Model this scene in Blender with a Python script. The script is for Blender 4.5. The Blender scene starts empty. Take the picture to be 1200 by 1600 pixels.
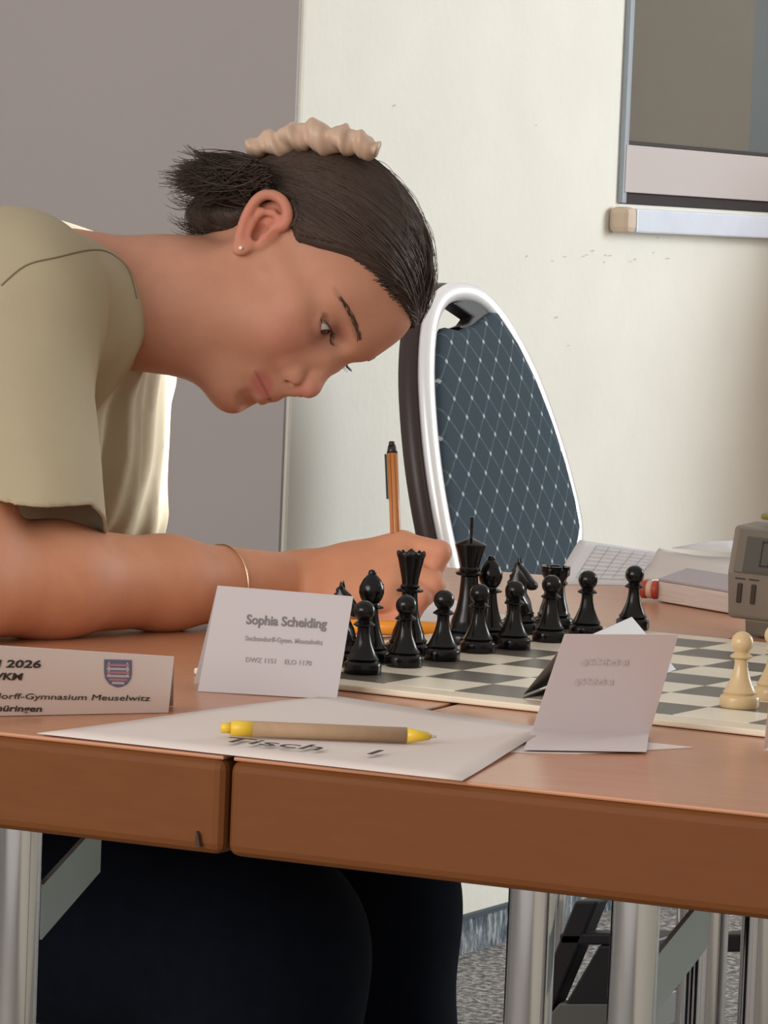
import bpy, bmesh, math, random
import numpy as np
from mathutils import Vector, Matrix
from mathutils.bvhtree import BVHTree
random.seed(4); rng = np.random.RandomState(4)
S = bpy.context.scene; COL = S.collection
# ---------------------------------------------------------------- camera
# world: X along the table's front edge, Y into the room, board corner at the origin
FPX, PITCH, ROLL, PSI = 5900., .0738, .0398, .5241
CAM = np.array([1.3984, -2.2394, 1.0643])
_B = np.array([math.cos(PSI), -math.sin(PSI)]); _A = np.array([math.sin(PSI), math.cos(PSI)])
def _w(v): return np.array([v[0]*_B[0]+v[1]*_B[1], v[0]*_A[0]+v[1]*_A[1], v[2]])
_F = np.array([0, math.cos(PITCH), -math.sin(PITCH)]); _R = np.array([1., 0, 0]); _U = np.cross(_R, _F)
CF, CR, CU = _w(_F), _w(math.cos(ROLL)*_R+math.sin(ROLL)*_U), _w(-math.sin(ROLL)*_R+math.cos(ROLL)*_U)
cam = bpy.data.cameras.new('camera'); cam.sensor_fit = 'VERTICAL'; cam.sensor_height = 36; cam.sensor_width = 27
cam.lens = FPX/1600*36; cam.clip_start = .1; cam.clip_end = 60
co = bpy.data.objects.new('camera', cam); COL.objects.link(co); S.camera = co
m = Matrix.Identity(4)
for i in range(3):
    m[i][0], m[i][1], m[i][2], m[i][3] = CR[i], CU[i], -CF[i], CAM[i]
co.matrix_world = m
def ray(x, y): return CF+CR*(x-600)/FPX-CU*(y-800)/FPX
def at(x, y, ax, v):                       # a pixel of the photograph on the plane axis = v
    d = ray(x, y); return CAM+(v-CAM[ax])/d[ax]*d
# ---------------------------------------------------------------- light
S.view_settings.view_transform = 'Standard'; S.view_settings.look = 'None'
S.view_settings.exposure = 0; S.view_settings.gamma = 1; S.view_settings.use_curve_mapping = False
wd = bpy.data.worlds.new('room_light'); S.world = wd; wd.use_nodes = True
bg = wd.node_tree.nodes['Background']; bg.inputs[0].default_value = (1, .93, .88, 1); bg.inputs[1].default_value = .60
def area(name, loc, target, sx, sy, power, color):
    l = bpy.data.lights.new(name, 'AREA'); l.shape = 'RECTANGLE'; l.size = sx; l.size_y = sy; l.energy = power; l.color = color
    o = bpy.data.objects.new(name, l); COL.objects.link(o); o.location = loc
    o.rotation_euler = (Vector(target)-Vector(loc)).to_track_quat('-Z', 'Z').to_euler(); return o
area('window_daylight', (2.22, 4.6, 1.62), (-1.0, 2.4, 1.1), 2.45, 1.25, 155, (.88, .95, 1))
area('rear_fill_light', (-.6, -3.4, 1.8), (-.6, 1.5, .9), 2.6, 1.5, 88, (1, .93, .87))  # added fill from behind the camera; no window is built there
sl_ = bpy.data.lights.new('low_sun', 'SUN'); sl_.energy = 17; sl_.angle = .02; sl_.color = (.92, .96, 1)
so = bpy.data.objects.new('low_sun', sl_); COL.objects.link(so); so.location = (4, 3.5, 1.5)
_az, _el = math.radians(50), math.radians(1.8)      # low sun through the window of the right wall
so.rotation_euler = Vector((math.cos(_el)*math.cos(_az), math.cos(_el)*math.sin(_az), math.sin(_el))).to_track_quat('Z', 'Y').to_euler()
# ---------------------------------------------------------------- materials
MATS = {}
def mat(name, col, rough=.5, metal=0, spec=.5, noise=0, nscale=40, bump=0, bscale=200, sss=0, trans=0, attr=False, coat=0, stretch=(1, 1, 1), emis=None):
    if name in MATS: return MATS[name]
    M = bpy.data.materials.new(name); M.use_nodes = True; nt = M.node_tree; b = nt.nodes['Principled BSDF']
    b.inputs['Base Color'].default_value = (*col, 1); b.inputs['Roughness'].default_value = rough
    b.inputs['Metallic'].default_value = metal; b.inputs['Specular IOR Level'].default_value = spec
    b.inputs['Coat Weight'].default_value = coat
    if sss: b.inputs['Subsurface Weight'].default_value = sss; b.inputs['Subsurface Radius'].default_value = (.012, .005, .003); b.inputs['Subsurface Scale'].default_value = 1
    if trans: b.inputs['Transmission Weight'].default_value = trans
    tc = nt.nodes.new('ShaderNodeTexCoord'); mp = nt.nodes.new('ShaderNodeMapping'); nt.links.new(tc.outputs['Object'], mp.inputs[0]); mp.inputs['Scale'].default_value = stretch
    src = None
    if attr:
        a = nt.nodes.new('ShaderNodeAttribute'); a.attribute_name = 'Col'; src = a.outputs['Color']
    if noise:
        n = nt.nodes.new('ShaderNodeTexNoise'); n.inputs['Scale'].default_value = nscale; n.inputs['Detail'].default_value = 4
        nt.links.new(mp.outputs[0], n.inputs['Vector'])
        r = nt.nodes.new('ShaderNodeMapRange'); r.inputs[1].default_value = .25; r.inputs[2].default_value = .75; r.inputs[3].default_value = 1-noise; r.inputs[4].default_value = 1+noise
        nt.links.new(n.outputs[0], r.inputs[0])
        x = nt.nodes.new('ShaderNodeVectorMath'); x.operation = 'SCALE'; nt.links.new(r.outputs[0], x.inputs['Scale'])
        if src: nt.links.new(src, x.inputs[0])
        else: x.inputs[0].default_value = col
        src = x.outputs[0]
    if src: nt.links.new(src, b.inputs['Base Color'])
    if bump:
        n = nt.nodes.new('ShaderNodeTexNoise'); n.inputs['Scale'].default_value = bscale; n.inputs['Detail'].default_value = 3
        nt.links.new(mp.outputs[0], n.inputs['Vector'])
        u = nt.nodes.new('ShaderNodeBump'); u.inputs['Strength'].default_value = bump; u.inputs['Distance'].default_value = .002
        nt.links.new(n.outputs[0], u.inputs['Height']); nt.links.new(u.outputs[0], b.inputs['Normal'])
    MATS[name] = M; return M
# ---------------------------------------------------------------- helpers
def link(o, parent=None):
    COL.objects.link(o)
    if parent is not None: o.parent = parent
    return o
def mesh(name, v, f, ma=None, parent=None, smooth=False, bevel=0, seg=2, solid=0):
    me = bpy.data.meshes.new(name); me.from_pydata([tuple(map(float, p)) for p in v], [], [tuple(q) for q in f]); me.update()
    if ma: me.materials.append(ma)
    if smooth: me.shade_smooth()
    o = link(bpy.data.objects.new(name, me), parent)
    if solid: s = o.modifiers.new('s', 'SOLIDIFY'); s.thickness = solid; s.offset = 0
    if bevel:
        b = o.modifiers.new('b', 'BEVEL'); b.width = bevel; b.segments = seg; b.limit_method = 'ANGLE'; b.angle_limit = .6
    return o
def bmobj(name, bm, ma, parent=None, smooth=False):
    me = bpy.data.meshes.new(name); bm.to_mesh(me); bm.free()
    if ma: me.materials.append(ma)
    if smooth: me.shade_smooth()
    return link(bpy.data.objects.new(name, me), parent)
def tag(o, label=None, cat=None, group=None, kind=None):
    if label: o['label'] = label
    if cat: o['category'] = cat
    if group: o['group'] = group
    if kind: o['kind'] = kind
    return o
def empty(name, loc=(0, 0, 0), rz=0):
    o = link(bpy.data.objects.new(name, None)); o.location = loc; o.rotation_euler = (0, 0, rz); o.empty_display_size = .05
    return o
def box(name, lo, hi, ma, parent=None, bevel=0, seg=2, smooth=False):
    x0, y0, z0 = lo; x1, y1, z1 = hi
    v = [(x0, y0, z0), (x1, y0, z0), (x1, y1, z0), (x0, y1, z0), (x0, y0, z1), (x1, y0, z1), (x1, y1, z1), (x0, y1, z1)]
    f = [(3, 2, 1, 0), (4, 5, 6, 7), (0, 1, 5, 4), (1, 2, 6, 5), (2, 3, 7, 6), (3, 0, 4, 7)]
    return mesh(name, v, f, ma, parent, smooth, bevel, seg)
def prism(name, pts, vec, ma, parent=None, bevel=0, smooth=False, seg=2):   # polygon of 3D points extruded along vec
    n = len(pts); vec = np.array(vec)
    v = [np.array(p) for p in pts]+[np.array(p)+vec for p in pts]
    f = [tuple(range(n))[::-1], tuple(range(n, 2*n))]+[(i, (i+1) % n, (i+1) % n+n, i+n) for i in range(n)]
    return mesh(name, v, f, ma, parent, smooth, bevel, seg)
def tubev(pts, rad, n=10, closed=False, flat=1):
    pts = [np.array(p, float) for p in pts]; N = len(pts); V = []; Fc = []
    if not hasattr(rad, '__len__'): rad = [rad]*N
    nrm = None
    for i in range(N):
        t = pts[(i+1) % N]-pts[i-1] if closed else pts[min(i+1, N-1)]-pts[max(i-1, 0)]
        t = t/(np.linalg.norm(t)+1e-12)
        if nrm is None:
            a = np.array([0, 0, 1.]) if abs(t[2]) < .9 else np.array([1., 0, 0]); nrm = np.cross(t, a)
        nrm = nrm-t*(nrm@t); nrm /= np.linalg.norm(nrm)+1e-12; bn = np.cross(t, nrm)
        for k in range(n):
            a = 2*math.pi*k/n; V.append(pts[i]+rad[i]*(math.cos(a)*nrm+flat*math.sin(a)*bn))
    for i in range(N if closed else N-1):
        j = (i+1) % N
        for k in range(n): Fc.append((i*n+k, i*n+(k+1) % n, j*n+(k+1) % n, j*n+k))
    if not closed: Fc.append(tuple(range(n))[::-1]); Fc.append(tuple((N-1)*n+k for k in range(n)))
    return V, Fc
def tube(name, pts, rad, ma, parent=None, n=12, closed=False, smooth=True, flat=1):
    V, Fc = tubev(pts, rad, n, closed, flat); return mesh(name, V, Fc, ma, parent, smooth)
def lathev(prof, n=32, c=(0, 0, 0)):
    V = []; Fc = []
    for r, z in prof:
        for k in range(n):
            a = 2*math.pi*k/n; V.append((c[0]+r*math.cos(a), c[1]+r*math.sin(a), c[2]+z))
    for i in range(len(prof)-1):
        for k in range(n): Fc.append((i*n+k, i*n+(k+1) % n, (i+1)*n+(k+1) % n, (i+1)*n+k))
    Fc.append(tuple(range(n))[::-1]); Fc.append(tuple((len(prof)-1)*n+k for k in range(n)))
    return V, Fc
def lathe(name, prof, ma, parent=None, n=32, c=(0, 0, 0), smooth=True):
    V, Fc = lathev(prof, n, c); o = mesh(name, V, Fc, ma, parent, smooth)
    if smooth:
        o.data.shade_smooth()
        e = o.modifiers.new('e', 'EDGE_SPLIT'); e.split_angle = .7
    return o
def copy_tree(o, parent=None):
    c = o.copy(); COL.objects.link(c)
    if parent is not None: c.parent = parent
    for ch in o.children: copy_tree(ch, c)
    return c
def sheet(name, c4, ma, parent=None, th=.0004, nx=1, ny=1, fn=None):   # a sheet of paper through four corners, optionally curled by fn(u,v) -> offset
    c4 = [np.array(c) for c in c4]; V = []; Fc = []
    for j in range(ny+1):
        for i in range(nx+1):
            u, v = i/nx, j/ny
            p = (c4[0]*(1-u)+c4[1]*u)*(1-v)+(c4[3]*(1-u)+c4[2]*u)*v
            if fn is not None: p = p+np.array(fn(u, v))
            V.append(p)
    for j in range(ny):
        for i in range(nx): a = j*(nx+1)+i; Fc.append((a, a+1, a+nx+2, a+nx+1))
    return mesh(name, V, Fc, ma, parent, smooth=nx > 1, solid=th)
def text(name, body, size, origin, xdir, ydir, ma, parent, ext=.00008, bold=0, squash=1, lift=.0006, shear=0):
    cu = bpy.data.curves.new(name, 'FONT'); cu.body = body; cu.size = size; cu.extrude = ext; cu.offset = bold; cu.shear = shear; cu.resolution_u = 3
    t = bpy.data.objects.new(name, cu); COL.objects.link(t)
    dg = bpy.context.evaluated_depsgraph_get(); me = bpy.data.meshes.new_from_object(t.evaluated_get(dg)); bpy.data.objects.remove(t)
    x = np.array(xdir, float); x /= np.linalg.norm(x); y = np.array(ydir, float); y -= x*(x@y); y /= np.linalg.norm(y); z = np.cross(x, y)
    o = np.array(origin)+z*lift
    for vv in me.vertices:
        p = o+x*vv.co.x*squash+y*vv.co.y+z*vv.co.z; vv.co = p
    me.materials.clear(); me.materials.append(ma); me.name = name
    return link(bpy.data.objects.new(name, me), parent)
# ---- signed distance volumes with a surface-net mesher
class Vol:
    def __init__(s, lo, hi, h):
        s.lo = np.array(lo, float); s.h = h; s.n = np.ceil((np.array(hi)-s.lo)/h).astype(int)+1
        s.D = np.full(tuple(s.n), .05, np.float32)
    def sub(s, lo, hi):
        a = np.maximum(0, np.floor((np.array(lo)-s.lo)/s.h).astype(int)); b = np.minimum(s.n, np.ceil((np.array(hi)-s.lo)/s.h).astype(int)+1)
        if (b <= a).any(): return None
        sl = tuple(slice(int(i), int(j)) for i, j in zip(a, b))
        g = [(s.lo[k]+s.h*np.arange(a[k], b[k])).astype(np.float32) for k in range(3)]
        return sl, g[0][:, None, None], g[1][None, :, None], g[2][None, None, :]
    def put(s, lo, hi, fn, k=.01, op='add'):
        q = s.sub(np.array(lo)-k-.012, np.array(hi)+k+.012)
        if q is None: return
        sl, X, Y, Z = q; d = fn(X, Y, Z); D = s.D[sl]
        if op == 'add': hh = np.maximum(k-np.abs(D-d), 0)/k; s.D[sl] = np.minimum(D, d)-hh*hh*k*.25
        else: d = -d; hh = np.maximum(k-np.abs(D-d), 0)/k; s.D[sl] = np.maximum(D, d)+hh*hh*k*.25
    def cap(s, a, b, ra, rb=None, k=.01, op='add'):
        rb = ra if rb is None else rb; a = np.array(a, float); b = np.array(b, float); ba = b-a; L = ba@ba+1e-12; r = max(ra, rb)
        def fn(X, Y, Z):
            x, y, z = X-a[0], Y-a[1], Z-a[2]; t = np.clip((x*ba[0]+y*ba[1]+z*ba[2])/L, 0, 1)
            return np.sqrt((x-t*ba[0])**2+(y-t*ba[1])**2+(z-t*ba[2])**2)-(ra+(rb-ra)*t)
        s.put(np.minimum(a, b)-r, np.maximum(a, b)+r, fn, k, op)
    def ell(s, c, r, k=.01, op='add', R=None):
        c = np.array(c, float); r = np.array(r, float); m_ = r.max()
        def fn(X, Y, Z):
            x, y, z = X-c[0], Y-c[1], Z-c[2]
            if R is not None: x, y, z = R[0][0]*x+R[1][0]*y+R[2][0]*z, R[0][1]*x+R[1][1]*y+R[2][1]*z, R[0][2]*x+R[1][2]*y+R[2][2]*z
            k0 = np.sqrt((x/r[0])**2+(y/r[1])**2+(z/r[2])**2); k1 = np.sqrt((x/r[0]**2)**2+(y/r[1]**2)**2+(z/r[2]**2)**2)
            return k0*(k0-1)/(k1+1e-9)
        s.put(c-(m_ if R is not None else r), c+(m_ if R is not None else r), fn, k, op)
    def rbox(s, lo, hi, r, k=.01, op='add'):
        c = (np.array(lo)+np.array(hi))/2; b = (np.array(hi)-np.array(lo))/2-r
        def fn(X, Y, Z):
            x, y, z = np.abs(X-c[0])-b[0], np.abs(Y-c[1])-b[1], np.abs(Z-c[2])-b[2]
            return np.sqrt(np.maximum(x, 0)**2+np.maximum(y, 0)**2+np.maximum(z, 0)**2)+np.minimum(np.maximum(np.maximum(x, y), z), 0)-r
        s.put(lo, hi, fn, k, op)
    def mesh(s):
        D = s.D; In = D < 0; nx, ny, nz = D.shape
        cnt = np.zeros((nx-1, ny-1, nz-1), np.int8)
        for i in (0, 1):
            for j in (0, 1):
                for k in (0, 1): cnt += In[i:nx-1+i, j:ny-1+j, k:nz-1+k]
        act = (cnt > 0) & (cnt < 8); I, J, K = np.nonzero(act); idx = np.full(act.shape, -1, np.int32); idx[I, J, K] = np.arange(len(I))
        P = np.zeros((len(I), 3)); C = np.zeros(len(I)); cs = [(i, j, k) for i in (0, 1) for j in (0, 1) for k in (0, 1)]
        for a in cs:
            for ax in range(3):
                if a[ax] == 0:
                    b = list(a); b[ax] = 1; da = D[I+a[0], J+a[1], K+a[2]]; db = D[I+b[0], J+b[1], K+b[2]]
                    mk = (da < 0) != (db < 0); t = np.where(mk, da/(da-db+1e-20), 0)
                    p = np.array(a, float)[None].repeat(len(I), 0); p[:, ax] += t; P += p*mk[:, None]; C += mk
        P = P/C[:, None]+np.stack([I, J, K], 1); V = s.lo+P*s.h; Q = []
        e = In[:-1, 1:-1, 1:-1] != In[1:, 1:-1, 1:-1]; i, j, k = np.nonzero(e); j += 1; k += 1; f = In[i, j, k]
        q = np.stack([idx[i, j-1, k-1], idx[i, j, k-1], idx[i, j, k], idx[i, j-1, k]], 1); q[~f] = q[~f][:, ::-1]; Q.append(q)
        e = In[1:-1, :-1, 1:-1] != In[1:-1, 1:, 1:-1]; i, j, k = np.nonzero(e); i += 1; k += 1; f = In[i, j, k]
        q = np.stack([idx[i-1, j, k-1], idx[i-1, j, k], idx[i, j, k], idx[i, j, k-1]], 1); q[~f] = q[~f][:, ::-1]; Q.append(q)
        e = In[1:-1, 1:-1, :-1] != In[1:-1, 1:-1, 1:]; i, j, k = np.nonzero(e); i += 1; j += 1; f = In[i, j, k]
        q = np.stack([idx[i-1, j-1, k], idx[i, j-1, k], idx[i, j, k], idx[i-1, j, k]], 1); q[~f] = q[~f][:, ::-1]; Q.append(q)
        return V, np.concatenate(Q)
def npmesh(name, V, Q, ma, parent=None, col=None):
    me = bpy.data.meshes.new(name); nv, nf = len(V), len(Q)
    me.vertices.add(nv); me.vertices.foreach_set('co', np.asarray(V, np.float32).ravel())
    me.loops.add(nf*4); me.loops.foreach_set('vertex_index', np.asarray(Q, np.int32).ravel())
    me.polygons.add(nf); me.polygons.foreach_set('loop_start', np.arange(0, nf*4, 4, dtype=np.int32)); me.polygons.foreach_set('loop_total', np.full(nf, 4, np.int32))
    me.update(calc_edges=True); me.validate(); me.shade_smooth()
    if col is not None:
        a = me.color_attributes.new('Col', 'FLOAT_COLOR', 'POINT'); a.data.foreach_set('color', np.concatenate([col, np.ones((nv, 1))], 1).astype(np.float32).ravel())
    if ma: me.materials.append(ma)
    return link(bpy.data.objects.new(name, me), parent)
def compact(V, Q):
    u, inv = np.unique(Q, return_inverse=True); return V[u], inv.reshape(Q.shape)
# ================================================================ setting
XW, YC = -1.26, 2.09
plaster = mat('cream_plaster', (.77, .745, .66), .9, noise=.035, nscale=6, bump=.5, bscale=60)
grey_paint = mat('grey_partition_paint', (.41, .375, .37), .85, noise=.02, nscale=3, bump=.15, bscale=300)
# flooring: fine speckled carpet
def speckle(name, cols, scale, stretch=(1, 1, 1)):
    M = bpy.data.materials.new(name); M.use_nodes = True; nt = M.node_tree; b = nt.nodes['Principled BSDF']; b.inputs['Roughness'].default_value = .95
    tc = nt.nodes.new('ShaderNodeTexCoord'); mp = nt.nodes.new('ShaderNodeMapping'); mp.inputs['Scale'].default_value = stretch
    n = nt.nodes.new('ShaderNodeTexNoise'); n.inputs['Scale'].default_value = scale; n.inputs['Detail'].default_value = 3; n.inputs['Roughness'].default_value = .7
    r = nt.nodes.new('ShaderNodeValToRGB'); r.color_ramp.elements[0].position = .38; r.color_ramp.elements[0].color = (*cols[0], 1); r.color_ramp.elements[1].position = .62; r.color_ramp.elements[1].color = (*cols[2], 1)
    e = r.color_ramp.elements.new(.5); e.color = (*cols[1], 1)
    nt.links.new(tc.outputs['Object'], mp.inputs[0]); nt.links.new(mp.outputs[0], n.inputs[0]); nt.links.new(n.outputs[0], r.inputs[0]); nt.links.new(r.outputs[0], b.inputs[0])
    u = nt.nodes.new('ShaderNodeBump'); u.inputs['Distance'].default_value = .004; nt.links.new(n.outputs[0], u.inputs['Height']); nt.links.new(u.outputs[0], b.inputs['Normal'])
    return M
carpet = speckle('speckled_grey_carpet', [(.07, .075, .09), (.22, .21, .20), (.48, .45, .41)], 90)
carpet_v = speckle('carpet_skirting_pile', [(.06, .08, .10), (.16, .19, .21), (.40, .42, .41)], 60, (1, 1.6, .5))
tag(box('floor', (-4.5, -3.6, -.1), (2.5, 7.2, 0), carpet), 'speckled grey carpet floor', kind='structure')
tag(box('wall_left', (XW-.16, YC+.004, 0), (XW, 7, 3.1), plaster, bevel=.006), 'cream plastered wall with the window', kind='structure')
tag(box('wall_partition', (-4.4, YC-.002, 0), (XW-.005, YC+.0035, 3.1), grey_paint), 'plain grey wall face behind the girl', kind='structure')
tag(box('wall_back', (XW, 6.6, 0), (2.45, 6.75, 3.1), plaster), 'cream wall far behind', kind='structure')
# right wall with its window opening (source of the daylight)
wr = [((2.3, -3.5, 0), (2.45, 7, .95)), ((2.3, -3.5, 2.3), (2.45, 7, 3.1)), ((2.3, -3.5, .95), (2.45, 3.53, 2.3)), ((2.3, 5.9, .95), (2.45, 7, 2.3))]
root = empty('wall_right', (2.37, 1.7, 0)); tag(root, 'wall with the large daylight window', kind='structure')
for lo, hi in wr:
    q = box('wall_section', lo, hi, plaster, root); q.location = -Vector(root.location)
metal_strip = mat('grey_joint', (.05, .07, .09), .6)
tag(box('baseboard_left', (XW, YC, 0), (XW+.006, 6.6, .052), carpet_v), 'carpet skirting at the foot of the cream wall', kind='structure')
tag(box('trim_1', (XW, YC, .052), (XW+.009, 6.6, .0585), metal_strip), 'dark edge strip over the carpet skirting', kind='structure')
# corner chips of the plaster
# upper right window
win = empty('window_1', (XW, 3.05, 1.1)); tag(win, 'window with dark pane, pale frame and marble sill', kind='structure')
IL = -Vector(win.location)
def wb(name, lo, hi, ma, bevel=.0015):
    q = box(name, lo, hi, ma, win, bevel); q.location = IL; return q
fr = mat('pale_window_frame', (.50, .44, .42), .5)
Y0 = 3.05; Y1 = 4.6
wb('bottom_frame', (XW, Y0, 1.142), (XW+.012, Y1, 1.216), fr)
wb('side_frame', (XW, Y0-.004, 1.125), (XW+.010, Y0+.010, 2.2), mat('blue_grey_metal', (.30, .34, .38), .4))
wb('top_frame', (XW, Y0, 2.2), (XW+.012, Y1, 2.27), fr)
wb('side_frame', (XW, Y1-.05, 1.125), (XW+.012, Y1, 2.2), fr)
wb('seal', (XW, Y0+.008, 1.216), (XW+.007, Y1-.05, 1.222), mat('black_rubber', (.02, .016, .014), .6))
wb('gap_shade_strip', (XW, Y0, 1.124), (XW+.004, Y1, 1.142), mat('brown_black_gap', (.018, .010, .008), .7))  # solid dark strip; the shade in the gap is put into its colour
wb('blind', (XW, Y0+.010, 1.222), (XW+.003, Y0+.47, 2.2), mat('olive_blind', (.115, .092, .066), .8, noise=.05, nscale=30))
wb('dark_reveal', (XW, Y0+.47, 1.222), (XW+.002, Y1-.05, 2.2), mat('dark_outside', (.05, .07, .075), .6))
gm = bpy.data.materials.new('window_glass'); gm.use_nodes = True; nt = gm.node_tree; nt.nodes.clear()
oo = nt.nodes.new('ShaderNodeOutputMaterial'); tr = nt.nodes.new('ShaderNodeBsdfTransparent'); gl = nt.nodes.new('ShaderNodeBsdfGlossy'); gl.inputs['Roughness'].default_value = .05
mx = nt.nodes.new('ShaderNodeMixShader'); mx.inputs[0].default_value = .06; nt.links.new(tr.outputs[0], mx.inputs[1]); nt.links.new(gl.outputs[0], mx.inputs[2]); nt.links.new(mx.outputs[0], oo.inputs[0])
wb('pane', (XW+.0045, Y0+.010, 1.222), (XW+.0065, Y1-.05, 2.2), gm, 0)
sill = mat('marble_sill', (.66, .70, .78), .35, noise=.05, nscale=20)
wb('sill', (XW, Y0-.002, 1.080), (XW+.036, Y1+.02, 1.117), sill, .003)
wb('sill_end_cap', (XW, Y0-.034, 1.078), (XW+.038, Y0-.002, 1.119), mat('beige_end_cap', (.60, .47, .36), .6), .010)
# faint scuff marks on the plaster
scuff = mat('scuff_mark', (.55, .52, .46), .9)
sc = bmesh.new()
for k in range(20):
    y_, z_ = (2.75+rng.rand()*.5, 1.03+rng.rand()*.02) if k < 13 else (2.2+rng.rand()*1.1, .75+rng.rand()*.8)
    L_, h_ = .003+rng.rand()*.008, .0008+rng.rand()*.0012
    vs = [sc.verts.new((XW+.0006, y_+L_*a, z_+h_*b)) for a, b in ((-1, -.5), (0, -1), (1, .3), (.2, 1))]; sc.faces.new(vs)
tag(bmobj('trim_2', sc, scuff), 'small scuffs on the cream wall', kind='structure')
cup = empty('added_shade_cupboard', (-.8, 4.3, 0)); tag(cup, 'unseen brown cupboard added right of the picture to shade and warm the cream wall', 'cupboard')  # out of view, added to shade and tint the right of the wall
cw = mat('warm_wood', (.48, .21, .08), .6)
for nm_, lo, hi in (('carcass', (-1.215, 3.78, .0), (-.30, 4.8, 1.22)), ('door', (-1.20, 3.765, .05), (-.78, 3.78, 1.17)), ('door', (-.76, 3.765, .05), (-.32, 3.78, 1.17))):
    q = box(nm_, lo, hi, cw, cup, .003); q.location = -Vector(cup.location)
# ================================================================ tables
def laminate():
    M = bpy.data.materials.new('beech_laminate'); M.use_nodes = True; nt = M.node_tree; b = nt.nodes['Principled BSDF']
    tc = nt.nodes.new('ShaderNodeTexCoord'); mp = nt.nodes.new('ShaderNodeMapping'); mp.inputs['Scale'].default_value = (3, 40, 3)
    n = nt.nodes.new('ShaderNodeTexNoise'); n.inputs['Scale'].default_value = 4; n.inputs['Detail'].default_value = 5
    r = nt.nodes.new('ShaderNodeValToRGB'); r.color_ramp.elements[0].color = (.42, .185, .095, 1); r.color_ramp.elements[1].color = (.54, .25, .135, 1)
    nt.links.new(tc.outputs['Object'], mp.inputs[0]); nt.links.new(mp.outputs[0], n.inputs[0]); nt.links.new(n.outputs[0], r.inputs[0]); nt.links.new(r.outputs[0], b.inputs[0])
    b.inputs['Roughness'].default_value = .27; b.inputs['Specular IOR Level'].default_value = .5
    return M
lam = laminate(); edgem = mat('brown_wood_edge', (.150, .050, .0125), .6, spec=.2, noise=.05, nscale=30, stretch=(1, 1, 6))
chrome = mat('chrome', (.62, .62, .62), .12, 1); blackp = mat('black_plastic', (.012, .012, .012), .5); galv = mat('galvanised_strip', (.50, .62, .62), .45, .35)
def table(name, x0, x1, y0, y1, rot, piv, label, legs, braces):
    t = empty(name, (piv[0], piv[1], 0), rot); tag(t, label, 'table', 'two joined tables')
    P = lambda p: (p[0]-piv[0], p[1]-piv[1], p[2])
    box('tabletop', P((x0+.002, y0+.002, .7475)), P((x1-.002, y1-.002, .75)), lam, t, .001)
    box('edge_band', P((x0, y0, .690)), P((x1, y1, .7483)), edgem, t, .007, 3)
    for i, (x, y) in enumerate(legs):
        c, s = math.cos(-rot), math.sin(-rot); dx, dy = x-piv[0], y-piv[1]; lx, ly = dx*c-dy*s, dx*s+dy*c
        lg = lathe('leg', [(.0, 0), (.0145, 0), (.0145, .690)], chrome, t, 24, (lx, ly, 0))
        lathe('foot_cap', [(.0, -.0001), (.018, -.0001), (.017, .02), (.0147, .022)], blackp, lg, 20, (lx, ly, .0002))
    for a, b in braces:
        c, s = math.cos(-rot), math.sin(-rot)
        q = []
        for p in (a, b):
            dx, dy = p[0]-piv[0], p[1]-piv[1]; q.append(np.array([dx*c-dy*s, dx*s+dy*c, p[2]]))
        d = q[1]-q[0]; up = np.array([0, 0, 1.])*.036
        prism('brace', [q[0]-up/2, q[1]-up/2, q[1]+up/2, q[0]+up/2], (.003, .002, 0), galv, t)
    return t
pL = (.2065, -.3545); pR = (.2085, -.3535)
lp = lambda x, Y: at(x, 1480, 1, Y)[0]
table('left_table', .2065-.72, .2065, -.3545, .93, math.radians(5), pL, 'brown wooden table on the left under the printed name sign',
      [(lp(26, -.27), -.27), (lp(26, -.27)-.38, -.31), (-.40, .80), (-.02, .80)], [(at(58, 1425, 1, -.25), at(150, 1322, 1, -.10))])
table('right_table', .2085, .2085+.72, -.3535, .95, math.radians(5), pR, 'brown wooden table on the right under the white chess pieces',
      [(lp(829, -.27), -.27), (lp(991, -.265), -.265), (lp(1108, .42), .42), (lp(1186, .42), .42), (.30, .84), (.80, .86)], [(at(1012, 1545, 1, -.24), at(1100, 1435, 1, -.06))])
tl_ = [o for o in bpy.data.objects if o.name == 'left_table'][0]
nk_ = [at(x_, y_, 1, -.3590) for x_, y_ in ((304, 1322), (306, 1299), (309, 1303), (312, 1323))]
qn = prism('edge_chip', nk_, (0, .004, 0), mat('chip_dark', (.05, .02, .01), .8), tl_); qn.matrix_parent_inverse = (Matrix.Translation((pL[0], pL[1], 0)) @ Matrix.Rotation(math.radians(5), 4, 'Z')).inverted()
# black frame and bag seen between the legs
fk = mat('black_metal_frame', (.010, .010, .012), .45)
fs = empty('folded_frame', at(900, 1590, 1, 1.4)); tag(fs, 'black folded stand lying on the carpet behind the chrome table legs', 'stand')
ILf = -Vector(fs.location)
def fpoly(name, px, th=.03, ma=fk, Y=1.4):
    q = prism(name, [at(640+x*.4667, 1380+y*.4667, 1, Y) for x, y in px], (0, th, 0), ma, fs, .003); q.location = ILf
fpoly('upright', [(552, 60), (630, 60), (470, 440), (400, 440)])
fpoly('crossbar', [(500, 168), (760, 168), (760, 208), (500, 208)])
fpoly('carrying_bag', [(632, 208), (760, 208), (760, 410), (515, 410)], .12)
fpoly('base_tray', [(500, 400), (760, 400), (760, 520), (400, 520)], .2, mat('dull_grey_metal', (.20, .20, .19), .5, .3))
fpoly('end_bar', [(1040, 170), (1110, 170), (1110, 232), (1040, 232)], .03)
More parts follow.
